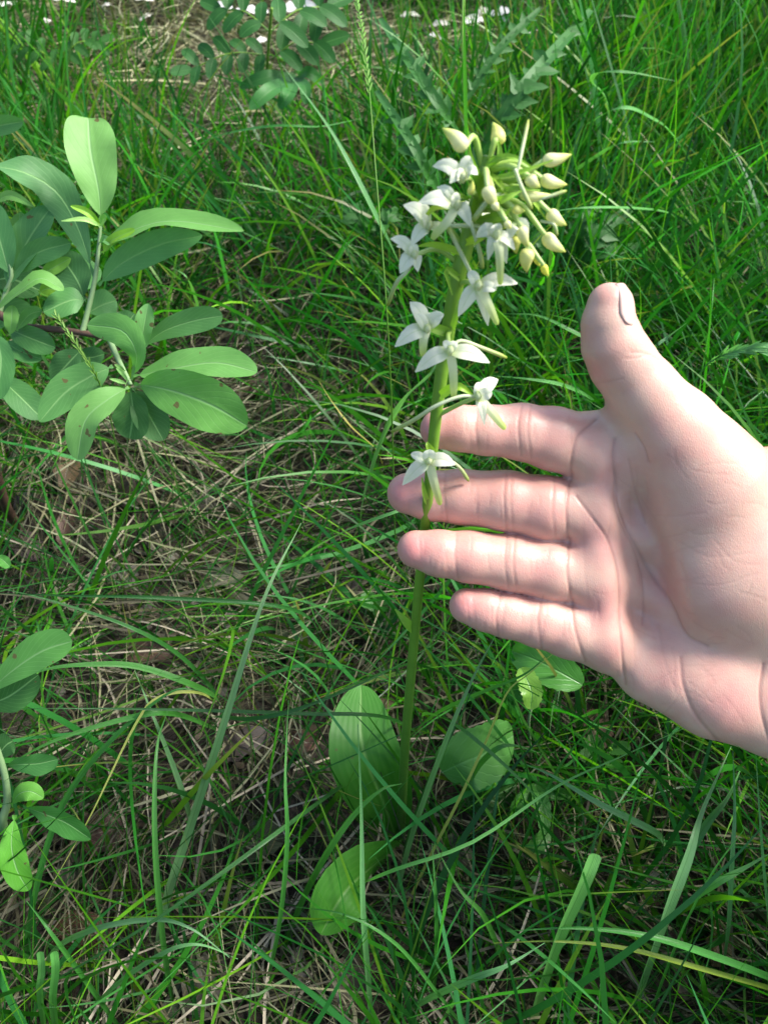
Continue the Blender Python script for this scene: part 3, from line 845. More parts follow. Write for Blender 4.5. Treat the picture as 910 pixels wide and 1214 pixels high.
gw = np.concatenate([np.arange(-130, -30, 4.0), np.arange(-30, 126, 2.0), 126 + np.cumsum(np.geomspace(2.6, 9, 32))])
SH = (len(gu), len(gv), len(gw))
BIG = 60.0
def cone_into(field, a, b, kz, mode, k):
    (ax_, ay_, az_, ra), (bx_, by_, bz_, rb) = a, b
    pad = max(ra, rb) + BIG * .5
    lo = [min(ax_, bx_) - pad, min(ay_, by_) - pad, min(az_, bz_) - pad]
    hi = [max(ax_, bx_) + pad, max(ay_, by_) + pad, max(az_, bz_) + pad]
    s0 = [int(np.searchsorted(g, l)) for g, l in zip((gu, gv, gw), lo)]
    s1 = [int(np.searchsorted(g, h)) for g, h in zip((gu, gv, gw), hi)]
    if any(q - p < 2 for p, q in zip(s0, s1)): return
    u_ = gu[s0[0]:s1[0], None, None].astype(np.float32); v_ = gv[None, s0[1]:s1[1], None].astype(np.float32); w_ = gw[None, None, s0[2]:s1[2]].astype(np.float32)
    dx, dy, dz = bx_ - ax_, by_ - ay_, (bz_ - az_) * kz
    l2 = dx * dx + dy * dy + dz * dz
    h = np.clip(((u_ - ax_) * dx + (v_ - ay_) * dy + (w_ - az_) * kz * dz) / l2, 0, 1)
    d = np.sqrt((u_ - ax_ - h * dx) ** 2 + (v_ - ay_ - h * dy) ** 2 + ((w_ - az_) * kz - h * dz) ** 2) - (ra + (rb - ra) * h)
    d /= (1 + (kz - 1) * .5)
    sl = field[s0[0]:s1[0], s0[1]:s1[1], s0[2]:s1[2]]
    hh = np.maximum(k - np.abs(sl - d), 0) / k
    np.copyto(sl, np.minimum(sl, d) - hh * hh * k * .25)
def T3(x, y, e, r, base=True):
    wq = e + wo(x, y)
    q = tw((x, y), wq)
    return (q[0], q[1], wq, r * (HD - wq * HS) / HD)
palm_f = np.full(SH, BIG, dtype=np.float32)
for a_, b_, kz in palm:
    cone_into(palm_f, T3(*a_), T3(*b_), kz, 0, 16 if a_[0] < 900 else 40)
field = palm_f.copy()
for nm, ch in fingers.items():
    ff = np.full(SH, BIG, dtype=np.float32)
    for p_, q_ in zip(ch[:-1], ch[1:]):
        cone_into(ff, T3(*p_), T3(*q_), 1.04 if nm != 'thumb' else 1.1, 0, 7)
    kk = 13.0 if nm != 'thumb' else 30.0
    hh = np.maximum(kk - np.abs(ff - palm_f), 0) / kk
    field = np.minimum(field, np.minimum(ff, palm_f) - hh * hh * kk * .25)
# soft pads and hollows
def blob(cx_, cy_, cw_, rx, ry, rw, amt):
    u_ = gu[:, None, None]; v_ = gv[None, :, None]; w_ = gw[None, None, :]
    q = tw((cx_, cy_), cw_ + wo(cx_, cy_))
    global field
    e_ = np.exp(-(((u_ - q[0]) / rx) ** 2 + ((v_ - q[1]) / ry) ** 2 + ((w_ - q[2]) / rw) ** 2)).astype(np.float32)
    field += (amt * e_).astype(np.float32)
blob(772, 705, 16, 24, 80, 34, 20)            # hollow of the palm
blob(757, 600, 18, 14, 44, 34, 10)

def surface_nets(fv, gx_, gy_, gz_):
    ins = fv < 0
    cs = ins[:-1, :-1, :-1].astype(np.int8)
    for di, dj, dk in ((1, 0, 0), (0, 1, 0), (1, 1, 0), (0, 0, 1), (1, 0, 1), (0, 1, 1), (1, 1, 1)):
        cs = cs + ins[di:ins.shape[0] - 1 + di, dj:ins.shape[1] - 1 + dj, dk:ins.shape[2] - 1 + dk]
    act = np.argwhere((cs > 0) & (cs < 8))
    i, j, k = act.T
    acc = np.zeros((len(act), 3)); cnt = np.zeros(len(act))
    corners = [(0, 0, 0), (1, 0, 0), (0, 1, 0), (1, 1, 0), (0, 0, 1), (1, 0, 1), (0, 1, 1), (1, 1, 1)]
    vals = [fv[i + a, j + b, k + c] for a, b, c in corners]
    poss = [np.stack([gx_[i + a], gy_[j + b], gz_[k + c]], 1) for a, b, c in corners]
    for a in range(8):
        for b in range(a + 1, 8):
            if sum(abs(x - y) for x, y in zip(corners[a], corners[b])) != 1: continue
            m_ = (vals[a] < 0) != (vals[b] < 0)
            t_ = np.where(m_, vals[a] / (vals[a] - vals[b] + 1e-12), 0)
            acc += np.where(m_[:, None], poss[a] + (poss[b] - poss[a]) * t_[:, None], 0); cnt += m_
    verts = acc / cnt[:, None]
    idm = np.full(cs.shape, -1, dtype=np.int64)
    idm[i, j, k] = np.arange(len(act))
    faces = []
    for ax_ in range(3):
        sl0 = [slice(None)] * 3; sl1 = [slice(None)] * 3
        sl0[ax_] = slice(0, -1); sl1[ax_] = slice(1, None)
        ch = ins[tuple(sl0)] != ins[tuple(sl1)]
        e = np.argwhere(ch)
        o1, o2 = [(1, 2), (2, 0), (0, 1)][ax_]
        ok = (e[:, o1] > 0) & (e[:, o2] > 0) & (e[:, o1] < fv.shape[o1] - 1) & (e[:, o2] < fv.shape[o2] - 1)
        e = e[ok]
        def cell(d1, d2):
            c = e.copy(); c[:, o1] += d1; c[:, o2] += d2
            return idm[c[:, 0], c[:, 1], c[:, 2]]
        q = np.stack([cell(-1, -1), cell(0, -1), cell(0, 0), cell(-1, 0)], 1)
        fl_ = ins[e[:, 0], e[:, 1], e[:, 2]]
        q[~fl_] = q[~fl_][:, ::-1]
        faces.append(q)
    return verts, np.concatenate(faces)
hv, hf = surface_nets(field, gu, gv, gw)
field = palm_f = None
# one pass of smoothing takes off the voxel steps
ed = np.concatenate([hf[:, [0, 1]], hf[:, [1, 2]], hf[:, [2, 3]], hf[:, [3, 0]]])
for it in range(4):
    acc = np.zeros_like(hv); cnt = np.zeros(len(hv))
    for c_ in range(3):
        acc[:, c_] = np.bincount(ed[:, 0], weights=hv[ed[:, 1], c_], minlength=len(hv)) + np.bincount(ed[:, 1], weights=hv[ed[:, 0], c_], minlength=len(hv))
    cnt = np.bincount(ed[:, 0], minlength=len(hv)) + np.bincount(ed[:, 1], minlength=len(hv))
    hv = hv + 0.5 * (acc / cnt[:, None] - hv)
def vnormals(v, f):
    n_ = np.cross(v[f[:, 2]] - v[f[:, 0]], v[f[:, 3]] - v[f[:, 1]])
    out = np.zeros_like(v)
    for c_ in range(4):
        for k_ in range(3):
            out[:, k_] += np.bincount(f[:, c_], weights=n_[:, k_], minlength=len(v))
    return out / (np.linalg.norm(out, axis=1, keepdims=True) + 1e-12)
hn = vnormals(hv, hf)
# photo pixel of every vertex, to lay the creases of the palm where they run
kk_ = (HD - hv[:, 2] * HS) / HD
hpx = CX + (hv[:, 0] - CX) / kk_; hpy = CY + (hv[:, 1] - CY) / kk_
front = np.clip(hn[:, 2] * 2.0 + 0.2, 0, 1)
def pl_dist(pts, smooth=True):
    if len(pts) > 2:
        c3 = catmull([(x_, y_, 0) for x_, y_ in pts], len(pts) * 4); pts = [(p.x, p.y) for p in c3]
    best = np.full(len(hv), 1e9)
    for (x0, y0), (x1, y1) in zip(pts[:-1], pts[1:]):
        dx, dy = x1 - x0, y1 - y0
        t_ = np.clip(((hpx - x0) * dx + (hpy - y0) * dy) / (dx * dx + dy * dy), 0, 1)
        best = np.minimum(best, np.hypot(hpx - x0 - t_ * dx, hpy - y0 - t_ * dy))
    return best
CREASE = [  # polyline, depth, width, wide depth, wide width
 ([(566, 487), (564, 510), (567, 535)], 1.0, 2.0, 1.2, 9), ([(618, 480), (614, 505), (617, 540)], 1.3, 2.0, 1.5, 9), ([(629, 480), (625, 507), (629, 543)], 1.0, 1.8, 0, 9),
 ([(706, 497), (686, 515), (678, 540), (676, 566)], 2.0, 2.6, 3.0, 10),
 ([(528, 557), (526, 588), (530, 620)], 1.0, 2.0, 1.2, 9), ([(600, 560), (597, 590), (600, 630)], 1.2, 2.0, 1.5, 9), ([(607, 560), (605, 590), (608, 632)], .8, 1.6, 0, 9),
 ([(657, 566), (654, 600), (658, 636)], .8, 2.2, 0.8, 8), ([(675, 566), (671, 602), (673, 640)], 1.8, 2.4, 2.4, 9),
 ([(541, 632), (539, 658), (542, 686)], 1.0, 1.9, 1.2, 9), ([(601, 634), (598, 665), (602, 698)], 1.0, 1.8, 1.5, 8), ([(611, 634), (608, 666), (612, 700)], 1.1, 1.8, 0, 9), ([(674, 640), (672, 676), (677, 712)], 1.8, 2.4, 2.4, 9),
 ([(594, 702), (588, 728), (590, 756)], 1.1, 2.0, 1.2, 9), ([(643, 707), (637, 735), (642, 772)], 1.1, 2.0, 1.4, 9), ([(678, 712), (681, 745), (693, 785)], 1.6, 2.4, 2.0, 9),
 ([(683, 588), (700, 612), (722, 644), (733, 682), (735, 740), (740, 812)], 2.0, 2.4, 3.2, 11),
 ([(728, 560), (731, 605), (753, 655), (762, 690), (761, 740)], 1.3, 2.2, 1.6, 8),
 ([(728, 520), (727, 548), (735, 600), (757, 655), (792, 712), (812, 752), (838, 767)], 2.2, 2.8, 4.0, 10),
 ([(752, 514), (763, 532), (768, 548)], 1.4, 2.4, 2.6, 9), ([(744, 545), (752, 580), (764, 620)], .9, 2.0, 1.0, 8),
 ([(806, 780), (810, 815), (825, 850), (850, 880)], 1.6, 3.2, 3.0, 12),
 ([(904, 788), (900, 820), (903, 850), (912, 880)], 2.0, 2.8, 2.5, 10),
 ([(748, 418), (764, 419), (782, 427)], 1.1, 1.8, .8, 6), ([(741, 425), (756, 424), (770, 420)], .8, 1.6, 0, 6), ([(704, 455), (722, 452), (738, 449)], .6, 2.2, .8, 8),
 ([(770, 610), (800, 612), (835, 608)], .35, 2.0, 0, 6), ([(800, 640), (840, 660), (890, 655)], .35, 2.0, 0, 6), ([(810, 690), (850, 694), (895, 680)], .35, 1.8, 0, 6), ([(845, 640), (870, 665), (900, 670)], .35, 1.8, 0, 6),
 ([(700, 700), (716, 705), (732, 702)], .3, 1.8, 0, 6), ([(745, 690), (750, 740), (752, 790)], .4, 2, 0, 6), ([(780, 740), (786, 780), (800, 820)], .4, 2.4, .6, 8), ([(690, 620), (693, 680), (700, 740)], .3, 2, 0, 6),
]
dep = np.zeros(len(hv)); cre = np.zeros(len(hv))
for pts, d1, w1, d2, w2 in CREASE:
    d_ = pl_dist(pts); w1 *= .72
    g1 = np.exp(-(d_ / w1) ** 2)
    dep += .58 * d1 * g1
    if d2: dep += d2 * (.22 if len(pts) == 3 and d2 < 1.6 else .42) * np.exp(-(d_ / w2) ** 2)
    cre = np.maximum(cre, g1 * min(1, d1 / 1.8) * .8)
for i in range(60):                          # fine wrinkles running every way over palm and fingers
    x0 = random.uniform(690, 905); y0 = random.uniform(540, 860); a_ = random.gauss(1.25, .5) if x0 < 780 else random.gauss(.1, .6)
    l_ = random.uniform(14, 46)
    bx_ = (hpx > x0 - 60) & (hpx < x0 + 60) & (hpy > y0 - 60) & (hpy < y0 + 60)
    d_ = pl_dist([(x0 - l_ / 2 * math.cos(a_), y0 - l_ / 2 * math.sin(a_)), (x0 + random.uniform(-4, 4), y0 + random.uniform(-4, 4)), (x0 + l_ / 2 * math.cos(a_), y0 + l_ / 2 * math.sin(a_))]) if bx_.any() else 99
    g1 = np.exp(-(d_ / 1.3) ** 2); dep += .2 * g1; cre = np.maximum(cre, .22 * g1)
for fx0, fx1, fy, fr in ((520, 680, 512, 28), (480, 660, 592, 30), (490, 665, 663, 27), (550, 680, 733, 26)):
    for i in range(16):
        x0 = random.uniform(fx0, fx1); dy = random.uniform(-fr, fr) * .6; l_ = random.uniform(8, 26)
        d_ = pl_dist([(x0, fy + dy - l_ / 2), (x0 + random.uniform(-3, 3), fy + dy + l_ / 2)])
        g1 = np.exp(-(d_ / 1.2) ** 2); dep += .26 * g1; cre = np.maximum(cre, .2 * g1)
dep *= front
cre *= front
hv = hv - hn * np.minimum(dep, 5)[:, None]
# flush of the skin: fingertips, joints, pads
fl = np.zeros(len(hv))
for x_, y_, r_, a_ in [(505, 508, 26, 1), (532, 512, 24, .75), (592, 512, 22, .35), (480, 587, 28, 1), (508, 595, 25, .6), (565, 596, 22, .35), (640, 612, 26, .6), (492, 652, 26, 1), (520, 655, 22, .6), (575, 668, 20, .25), (643, 676, 26, .6),
                       (552, 716, 24, 1), (575, 725, 18, .5), (660, 750, 22, .4), (655, 525, 24, .45), (715, 560, 28, .45), (705, 640, 30, .7), (712, 720, 30, .7), (722, 770, 20, .4), (780, 508, 24, .35), (800, 535, 20, .35), (700, 400, 18, .5), (703, 440, 18, .5),
                       (718, 350, 20, .4), (865, 840, 35, .6), (845, 800, 25, .35), (820, 600, 40, .2), (840, 735, 34, .3), (788, 700, 18, .25), (797, 800, 22, .3)]:
    fl = np.maximum(fl, a_ * np.exp(-((hpx - x_) ** 2 + (hpy - y_) ** 2) / r_ ** 2))
fl = np.maximum(fl, .38 * np.clip((700 - hpx) / 40, 0, 1) * (hpy > 470))
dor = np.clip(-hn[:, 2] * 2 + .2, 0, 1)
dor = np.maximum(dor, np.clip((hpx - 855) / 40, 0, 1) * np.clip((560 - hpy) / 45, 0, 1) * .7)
hw_ = np.array(CO)[None, :] + ((hv[:, 0] - CX) * HS)[:, None] * np.array(RT)[None, :] - ((hv[:, 1] - CY) * HS)[:, None] * np.array(UP)[None, :] + (HD - hv[:, 2] * HS)[:, None] * np.array(AX)[None, :]
hloc = np.array(P(900, 700, HD))
me = bpy.data.meshes.new('hand')
me.from_pydata((hw_ - hloc).tolist(), [], hf[:, ::-1].tolist())
me.polygons.foreach_set('use_smooth', [True] * len(me.polygons))
ca = me.color_attributes.new('col', 'FLOAT_COLOR', 'POINT')
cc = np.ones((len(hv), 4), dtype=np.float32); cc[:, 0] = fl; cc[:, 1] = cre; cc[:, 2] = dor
ca.data.foreach_set('color', cc.ravel())
me.materials.append(M['skin'])
me.update()
hand = bpy.data.objects.new('hand', me); hand.location = hloc
link(hand)
tag(hand, 'open pale right hand with spread thumb held behind the orchid stem', 'hand')
# thumbnail, seen from its side: a curved plate on the back of the thumb tip
def nail():
    AXp = [(731, 341, 17, 0), (729, 346, 21, 0), (726, 354, 26, 0), (724, 366, 28.5, 0), (723, 378, 30, 0), (724, 389, 31, 0)]
    cl = catmull([(x, y, r_) for x, y, r_, _ in AXp], 14)
    V, FC, UV = [], [], []
    nu = 12
    for i, p in enumerate(cl):
        t = i / 14
        e = 46; wq = e + wo(722, 362)
        for j in range(nu + 1):
            th = R(80 - 84 * j / nu) * (1 if t < .8 else 1 - (t - .8) * .9)
            cx_ = 722 if p.y < 386 else 723
            ed_ = max(abs(j / nu - .5) * 2, t); rr = p.z + .6 - 2.3 * ed_ ** 3
            kq = (HD - wq * HS) / HD
            x_, y_, _ = tw((cx_ + rr * math.cos(th), p.y + 4 * (1 - (j / nu * 2 - 1) ** 2) * (t - .5)), wq)
            w2 = wq + rr * kq / 1.1 * math.sin(th)
            V.append(CO + RT * ((x_ - CX) * HS) - UP * ((y_ - CY) * HS) + AX * (HD - w2 * HS)); UV.append((j / nu, t))
    for i in range(14):
        for j in range(nu):
            a = i * (nu + 1) + j
            FC.append((a, a + 1, a + nu + 2, a + nu + 1))
    mb = MB(); mb.add(V, FC, UV)
    o = mb.build('thumbnail', M['nail'], hand)
    s_ = o.modifiers.new('thickness', 'SOLIDIFY'); s_.thickness = .0004; s_.offset = 0
nail()

# ------------------------------------------------------------------ willows
def D3(t): return P(*t)
def shoot(name, pts, r0, r1, mat, parent):
    mb = MB(); tube(mb, [D3(p) for p in pts], lambda t: r0 + (r1 - r0) * t, n=18, m=8)
    return mb.build(name, M[mat], parent)
def gpt(px, py, d):                                            # the ground right under a point
    p = P(px, py, d); return Vector((p.x, p.y, float(gz(p.x, p.y)) - .005))
base_w = gpt(-60, 470, .50)
wil = empty('willow_sapling', base_w + Vector((0, 0, .005)), 'leafy grey-green willow sapling spreading from the upper left edge', 'willow')
mb = MB(); tube(mb, [base_w, base_w + Vector((.01, -.01, .07)), P(-25, 383, .49), P(30, 388, .48), P(80, 392, .475), P(131, 401, .47)], lambda t: .0034 - .0020 * t, n=24, m=10); mb.build('twig', M['bark'], wil)
shoot('shoot', [(97, 397, .474), (104, 370, .472), (113, 330, .468), (117, 295, .464), (120, 262, .46)], .0017, .0008, 'willow_stem', wil)
shoot('shoot', [(129, 400, .470), (140, 425, .462), (155, 456, .452)], .0017, .0012, 'willow_stem', wil)
shoot('shoot', [(-6, 390, .485), (6, 350, .482), (14, 326, .478), (8, 300, .476)], .0016, .0009, 'willow_stem', wil)
def wl(pts, w_, roll=0, c=(1, 1, 1), a_=.75, b_=.50, parent=None, fold=.22, cup=0, ruffle=.04, twist=0, lab=None):
    k = random.uniform(.85, 1.15); a_ *= random.uniform(.85, 1.15); b_ *= random.uniform(.85, 1.35); ruffle *= random.uniform(1, 3)
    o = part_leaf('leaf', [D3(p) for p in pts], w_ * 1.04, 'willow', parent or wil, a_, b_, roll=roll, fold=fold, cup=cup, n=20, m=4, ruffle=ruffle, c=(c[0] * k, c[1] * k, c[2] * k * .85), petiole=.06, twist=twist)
    if lab: o['label'] = lab
    return o
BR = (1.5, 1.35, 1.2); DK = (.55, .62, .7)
wl([(120, 262, .46), (117, 225, .455), (108, 180, .452), (105, 140, .455)], 58, roll=18, c=(1.45, 1.25, 1.35), b_=.36, fold=.35, lab='tall upright pale leaf with a notched tip')
wl([(112, 328, .468), (92, 268, .475), (66, 226, .480), (30, 205, .470), (-6, 197, .465)], 46, roll=-25, c=(.75, .8, 1.1), twist=70)
wl([(118, 302, .466), (146, 279, .458), (200, 262, .452), (289, 274, .448)], 38, roll=-35, c=(1.25, 1.2, 1.1), cup=-.1)
wl([(117, 338, .470), (145, 312, .466), (190, 290, .462), (240, 279, .460)], 36, roll=20, c=(.95, 1, 1.25))
wl([(168, 412, .462), (195, 392, .458), (230, 380, .455), (264, 374, .452)], 30, roll=15, c=(1, 1.05, 1.2))
wl([(165, 420, .456), (170, 395, .452), (176, 360, .450)], 25, roll=-10, c=(1.5, 1.35, 1.7))
wl([(157, 448, .450), (162, 420, .440), (145, 392, .438), (104, 385, .446)], 36, roll=-30, c=(1.2, 1.2, 1.1), twist=30, cup=.2)
wl([(158, 446, .452), (200, 438, .446), (255, 430, .444), (305, 441, .442)], 42, roll=-22, c=(1.15, 1.15, 1.1))
wl([(159, 455, .450), (200, 462, .438), (250, 480, .434), (293, 505, .436)], 62, roll=12, c=(1.15, 1.2, .95), lab='broadest leaf, lit from above')
wl([(153, 459, .450), (128, 474, .444), (102, 498, .442), (92, 545, .446)], 42, roll=14, c=(1.6, 1.45, 1.5))
wl([(134, 434, .460), (108, 446, .456), (78, 465, .454), (47, 500, .452)], 42, roll=-10, c=(.95, 1.05, 1.15))
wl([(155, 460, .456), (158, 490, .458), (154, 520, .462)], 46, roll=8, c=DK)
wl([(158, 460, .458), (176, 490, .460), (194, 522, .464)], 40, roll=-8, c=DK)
wl([(6, 388, .484), (30, 398, .478), (66, 412, .476)], 30, c=(.75, .85, 1), roll=15)
wl([(4, 404, .486), (24, 416, .482), (50, 426, .480)], 22, c=(.75, .85, 1))
wl([(-8, 392, .47), (2, 425, .464), (-4, 474, .462)], 36, c=(.85, 1, 1.1))
wl([(-2, 446, .482), (22, 468, .478), (50, 496, .478)], 34, c=(.6, .7, .85), roll=-20)
wl([(102, 356, .474), (84, 356, .470), (52, 370, .468)], 36, c=(.85, .95, 1.1), roll=10, cup=.2)
wl([(100, 354, .476), (92, 332, .480), (72, 302, .484)], 42, c=(.65, .75, .95))
wl([(6, 346, .480), (26, 300, .478), (42, 272, .478), (62, 244, .480)], 46, c=(.75, .85, 1.1), roll=-12)
wl([(16, 326, .480), (44, 300, .474), (84, 288, .472)], 28, c=(.8, .9, 1.1), roll=25)
wl([(12, 328, .478), (2, 290, .474), (-14, 240, .474)], 40, c=(.8, .95, 1.2))
wl([(17, 304, .480), (22, 280, .482), (24, 252, .486)], 26, c=(1.4, 1.3, 1))
wl([(50, 325, .480), (62, 318, .478), (84, 306, .480)], 16, c=(1.8, 1.6, .8), roll=25)
wl([(-10, 372, .470), (20, 348, .462), (48, 330, .460), (76, 344, .464)], 24, roll=-35, c=(1.25, 1.2, 1))
wl([(46, 346, .478), (60, 342, .476), (78, 350, .478)], 20, c=(2.0, 1.6, .5), roll=20)
wl([(12, 398, .47), (14, 380, .466), (15, 362, .466)], 18, c=(1.7, 1.5, 1.3))
wl([(20, 392, .476), (34, 374, .474), (50, 368, .474)], 16, c=(1, 1.05, 1))
wl([(104, 372, .478), (120, 362, .480), (138, 356, .484)], 34, c=(.8, .9, 1.05), roll=15)
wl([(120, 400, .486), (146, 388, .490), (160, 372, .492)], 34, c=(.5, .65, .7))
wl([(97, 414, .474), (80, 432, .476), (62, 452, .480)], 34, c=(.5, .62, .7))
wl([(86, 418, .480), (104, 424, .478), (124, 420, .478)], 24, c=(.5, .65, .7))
wl([(-4, 238, .50), (14, 232, .496), (42, 246, .490)], 12, c=(1.3, 1.2, 1.1), a_=.5, b_=.6)
wl([(-30, 158, .53), (-6, 150, .525), (28, 144, .52)], 22, c=(1.0, 1.1, 1.3), roll=30)
wl([(119, 266, .458), (104, 252, .452), (84, 244, .45)], 9, c=(2.2, 1.7, .6), a_=.5, b_=.6, fold=.5)
wl([(119, 268, .457), (100, 260, .45), (73, 262, .448)], 6, c=(3.2, 2.2, 2.6), a_=.5, b_=.6)
wl([(120, 268, .457), (122, 259, .455), (127, 257, .452)], 8, c=(1.6, 1.5, 1))
wl([(122, 300, .462), (133, 285, .456), (160, 272, .452)], 12, c=(2.0, 1.6, .5), a_=.5, b_=.5)
wl([(118, 288, .463), (124, 283, .458), (131, 290, .457)], 9, c=(1.2, 1.2, 1.4))
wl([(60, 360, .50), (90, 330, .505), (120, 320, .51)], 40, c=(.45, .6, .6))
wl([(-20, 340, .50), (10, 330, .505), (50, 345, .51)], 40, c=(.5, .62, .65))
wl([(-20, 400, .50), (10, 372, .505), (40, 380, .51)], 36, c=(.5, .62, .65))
for px, py, dx, dy in [(152, 452, -14, -16), (150, 455, -20, -6), (156, 450, 6, -20), (148, 440, -12, -8), (120, 268, 6, -8)]:
    wl([(px, py, .449), (px + dx * .5, py + dy * .6, .446), (px + dx, py + dy, .444)], 4.5, c=(2.2, 1.7, 2.0), a_=.5, b_=.6)

base_2 = gpt(4, 1005, .42)
wil2 = empty('willow_sapling', base_2 + Vector((0, 0, .005)), 'small willow shoot with few leaves at the lower left edge', 'willow')
mb = MB(); tube(mb, [base_2, P(6, 985, .395), P(9, 950, .385), P(5, 915, .375), P(-12, 860, .365), P(-18, 815, .36)], lambda t: .0022 - .0011 * t, n=20, m=8); mb.build('shoot', M['willow_stem'], wil2)
def w2(*a, **k): return wl(*a, parent=wil2, **k)
w2([(-20, 826, .36), (14, 796, .355), (50, 772, .352), (86, 760, .350)], 44, roll=-18, c=(.85, 1.0, .8))
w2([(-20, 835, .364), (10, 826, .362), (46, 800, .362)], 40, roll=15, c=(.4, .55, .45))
w2([(6, 908, .378), (26, 906, .374), (46, 905, .374), (69, 900, .374)], 28, roll=15, c=(.55, .75, .7))
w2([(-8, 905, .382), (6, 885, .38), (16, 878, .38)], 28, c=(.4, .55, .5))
w2([(14, 955, .382), (22, 942, .376), (36, 938, .374), (52, 946, .376)], 22, roll=-20, c=(1.2, 1.35, .7), cup=.2)
w2([(28, 956, .382), (56, 966, .376), (80, 976, .376), (108, 995, .378)], 34, roll=15, c=(.55, .8, .6))
w2([(18, 966, .382), (14, 1000, .378), (20, 1030, .378), (34, 1056, .380)], 32, roll=-12, c=(1.0, 1.35, .45))
w2([(-4, 660, .40), (4, 664, .40), (12, 672, .40)], 14, c=(.8, 1, .7))

# ------------------------------------------------------------------ small herbs
def herb(name, gx_, gy_, label, cat, group=None):
    q = Q(gx_, gy_, 0); z = float(gz(q.x, q.y))
    o = empty(name, (q.x, q.y, z), label, cat, group)
    return o, Vector((q.x, q.y, z - .004))
def stalk(parent, pts, r=.0009, mat='stem', name='stem', r1=None):
    mb = MB(); tube(mb, pts, lambda t: r + ((r1 or r) - r) * t, n=16, m=6); return mb.build(name, M[mat], parent)
# round toothed leaf right of the stem
o, b = herb('aspen_seedling', 560, 968, 'low seedling with one round toothed glossy leaf right of the orchid foot', 'seedling')
stalk(o, [b, Q(556, 955, .015), Q(546, 925, .035), Q(524, 914, .062)], mat='willow_stem')
part_leaf('leaf', [Q(524, 915, .062), Q(550, 903, .07), Q(580, 890, .07), Q(608, 872, .062)], 80, 'serrate', o, .42, .42, roll=8, fold=.12, n=44, m=6, ruffle=.05, teeth=11, tdep=.07)
part_leaf('leaf', [Q(556, 950, .02), Q(580, 945, .025), Q(612, 930, .02)], 44, 'serrate', o, .45, .45, roll=8, n=30, m=4, teeth=9, c=(.4, .5, .45))
# bramble
o, b = herb('bramble_seedling', 632, 905, 'young bramble with a yellow-green toothed leaf under the little finger', 'bramble')
stalk(o, [b, Q(628, 880, .03), Q(627, 850, .06), Q(640, 810, .075)], r=.0007, mat='willow_stem')
part_leaf('leaf', [Q(617, 792, .085), Q(624, 805, .088), Q(630, 822, .086), Q(628, 841, .080)], 29, 'serrate', o, .5, .45, n=36, m=4, teeth=8, tdep=.16, c=(2.3, 1.6, 1.0), ruffle=.08)
part_leaf('leaf', [Q(690, 812, .07), Q(660, 795, .075), Q(630, 780, .075), Q(606, 772, .07)], 50, 'serrate', o, .5, .5, n=36, m=4, teeth=10, c=(.9, 1.05, .8), ruffle=.06)
part_leaf('leaf', [Q(640, 808, .072), Q(622, 815, .07), Q(596, 820, .06)], 34, 'serrate', o, .5, .5, n=30, m=4, teeth=8, c=(.6, .75, .6))
o, b = herb('strawberry_seedling', 650, 1000, 'dark three-lobed seedling leaves low in the grass below the hand', 'seedling')
stalk(o, [b, Q(640, 960, .02), Q(634, 930, .03)], r=.0006, mat='willow_stem')
for pts, w_ in [([(634, 930, .03), (642, 955, .034), (646, 990, .03)], 22), ([(634, 930, .03), (656, 938, .032), (676, 944, .028)], 18), ([(634, 930, .03), (618, 948, .03), (606, 964, .026)], 20), ([(650, 985, .02), (640, 998, .022), (622, 1012, .02)], 26)]:
    part_leaf('leaf', [Q(*p) for p in pts], w_, 'serrate', o, .5, .5, n=24, m=3, teeth=6, tdep=.2, c=(.7, .85, .6))
# hawksbeard: long pinnately lobed leaves behind the flower head
o, b = herb('hawksbeard', 560, 330, 'lobed blue-green hawksbeard leaves arching behind the flower head', 'herb')
stalk(o, [b, Q(556, 270, .06), Q(552, 150, .14), Q(549, 60, .18), Q(549, -20, .20)], r=.0018, r1=.0012)
def lobed(o, pts, w_, c=(.8, .95, .8), n=60, lobes=7):
    P3 = [Q(*p) for p in pts]
    cl = catmull(P3, 60)
    s_ = pxr(P3) * w_
    mb = MB()
    f = prof(.5, .5)
    ribbon(mb, P3, lambda t: s_ * (.07 + .10 * f(t)), TOW, n=24, m=2, fold=.3, c=c)
    for i in range(lobes * 2):
        t = .12 + .82 * i / (lobes * 2)
        p = cl[int(t * 60)]; tg = (cl[min(int(t * 60) + 2, 60)] - cl[max(int(t * 60) - 2, 0)]).normalized()
        sg = 1 if i % 2 else -1
        nn = (TOW + Vector((random.uniform(-.4, .4), random.uniform(-.4, .4), random.uniform(-.2, .4)))).normalized()
        sd_ = tg.cross(nn).normalized() * sg
        L_ = s_ * .62 * (f(t) * .8 + .25) * random.uniform(.75, 1.2)
        d = (sd_ + tg * random.uniform(.5, .9)).normalized() * L_
        g = prof(.35, .9)
        ribbon(mb, [p, p + d * .5 - nn * L_ * .05, p + d - nn * L_ * .15], lambda q: g(min(1, q + .12)) * L_ * .26 * (1 + .25 * math.sin(q * 9 + i)), nn, n=8, m=2, fold=.2, c=c)
    return mb.build('leaf', M['herb'], o)
lobed(o, [(566, 190, .12), (600, 130, .16), (640, 80, .18), (700, 12, .18)], 44)
lobed(o, [(548, 165, .12), (524, 130, .16), (488, 78, .18), (450, 22, .18)], 38)
lobed(o, [(545, 260, .07), (512, 215, .13), (487, 168, .16), (446, 108, .17)], 36)
lobed(o, [(552, 120, .15), (590, 60, .18), (640, 10, .2)], 28)
o, b = herb('hawksbeard', 655, 345, 'lobed dark green leaf cluster right of the flower head', 'herb')
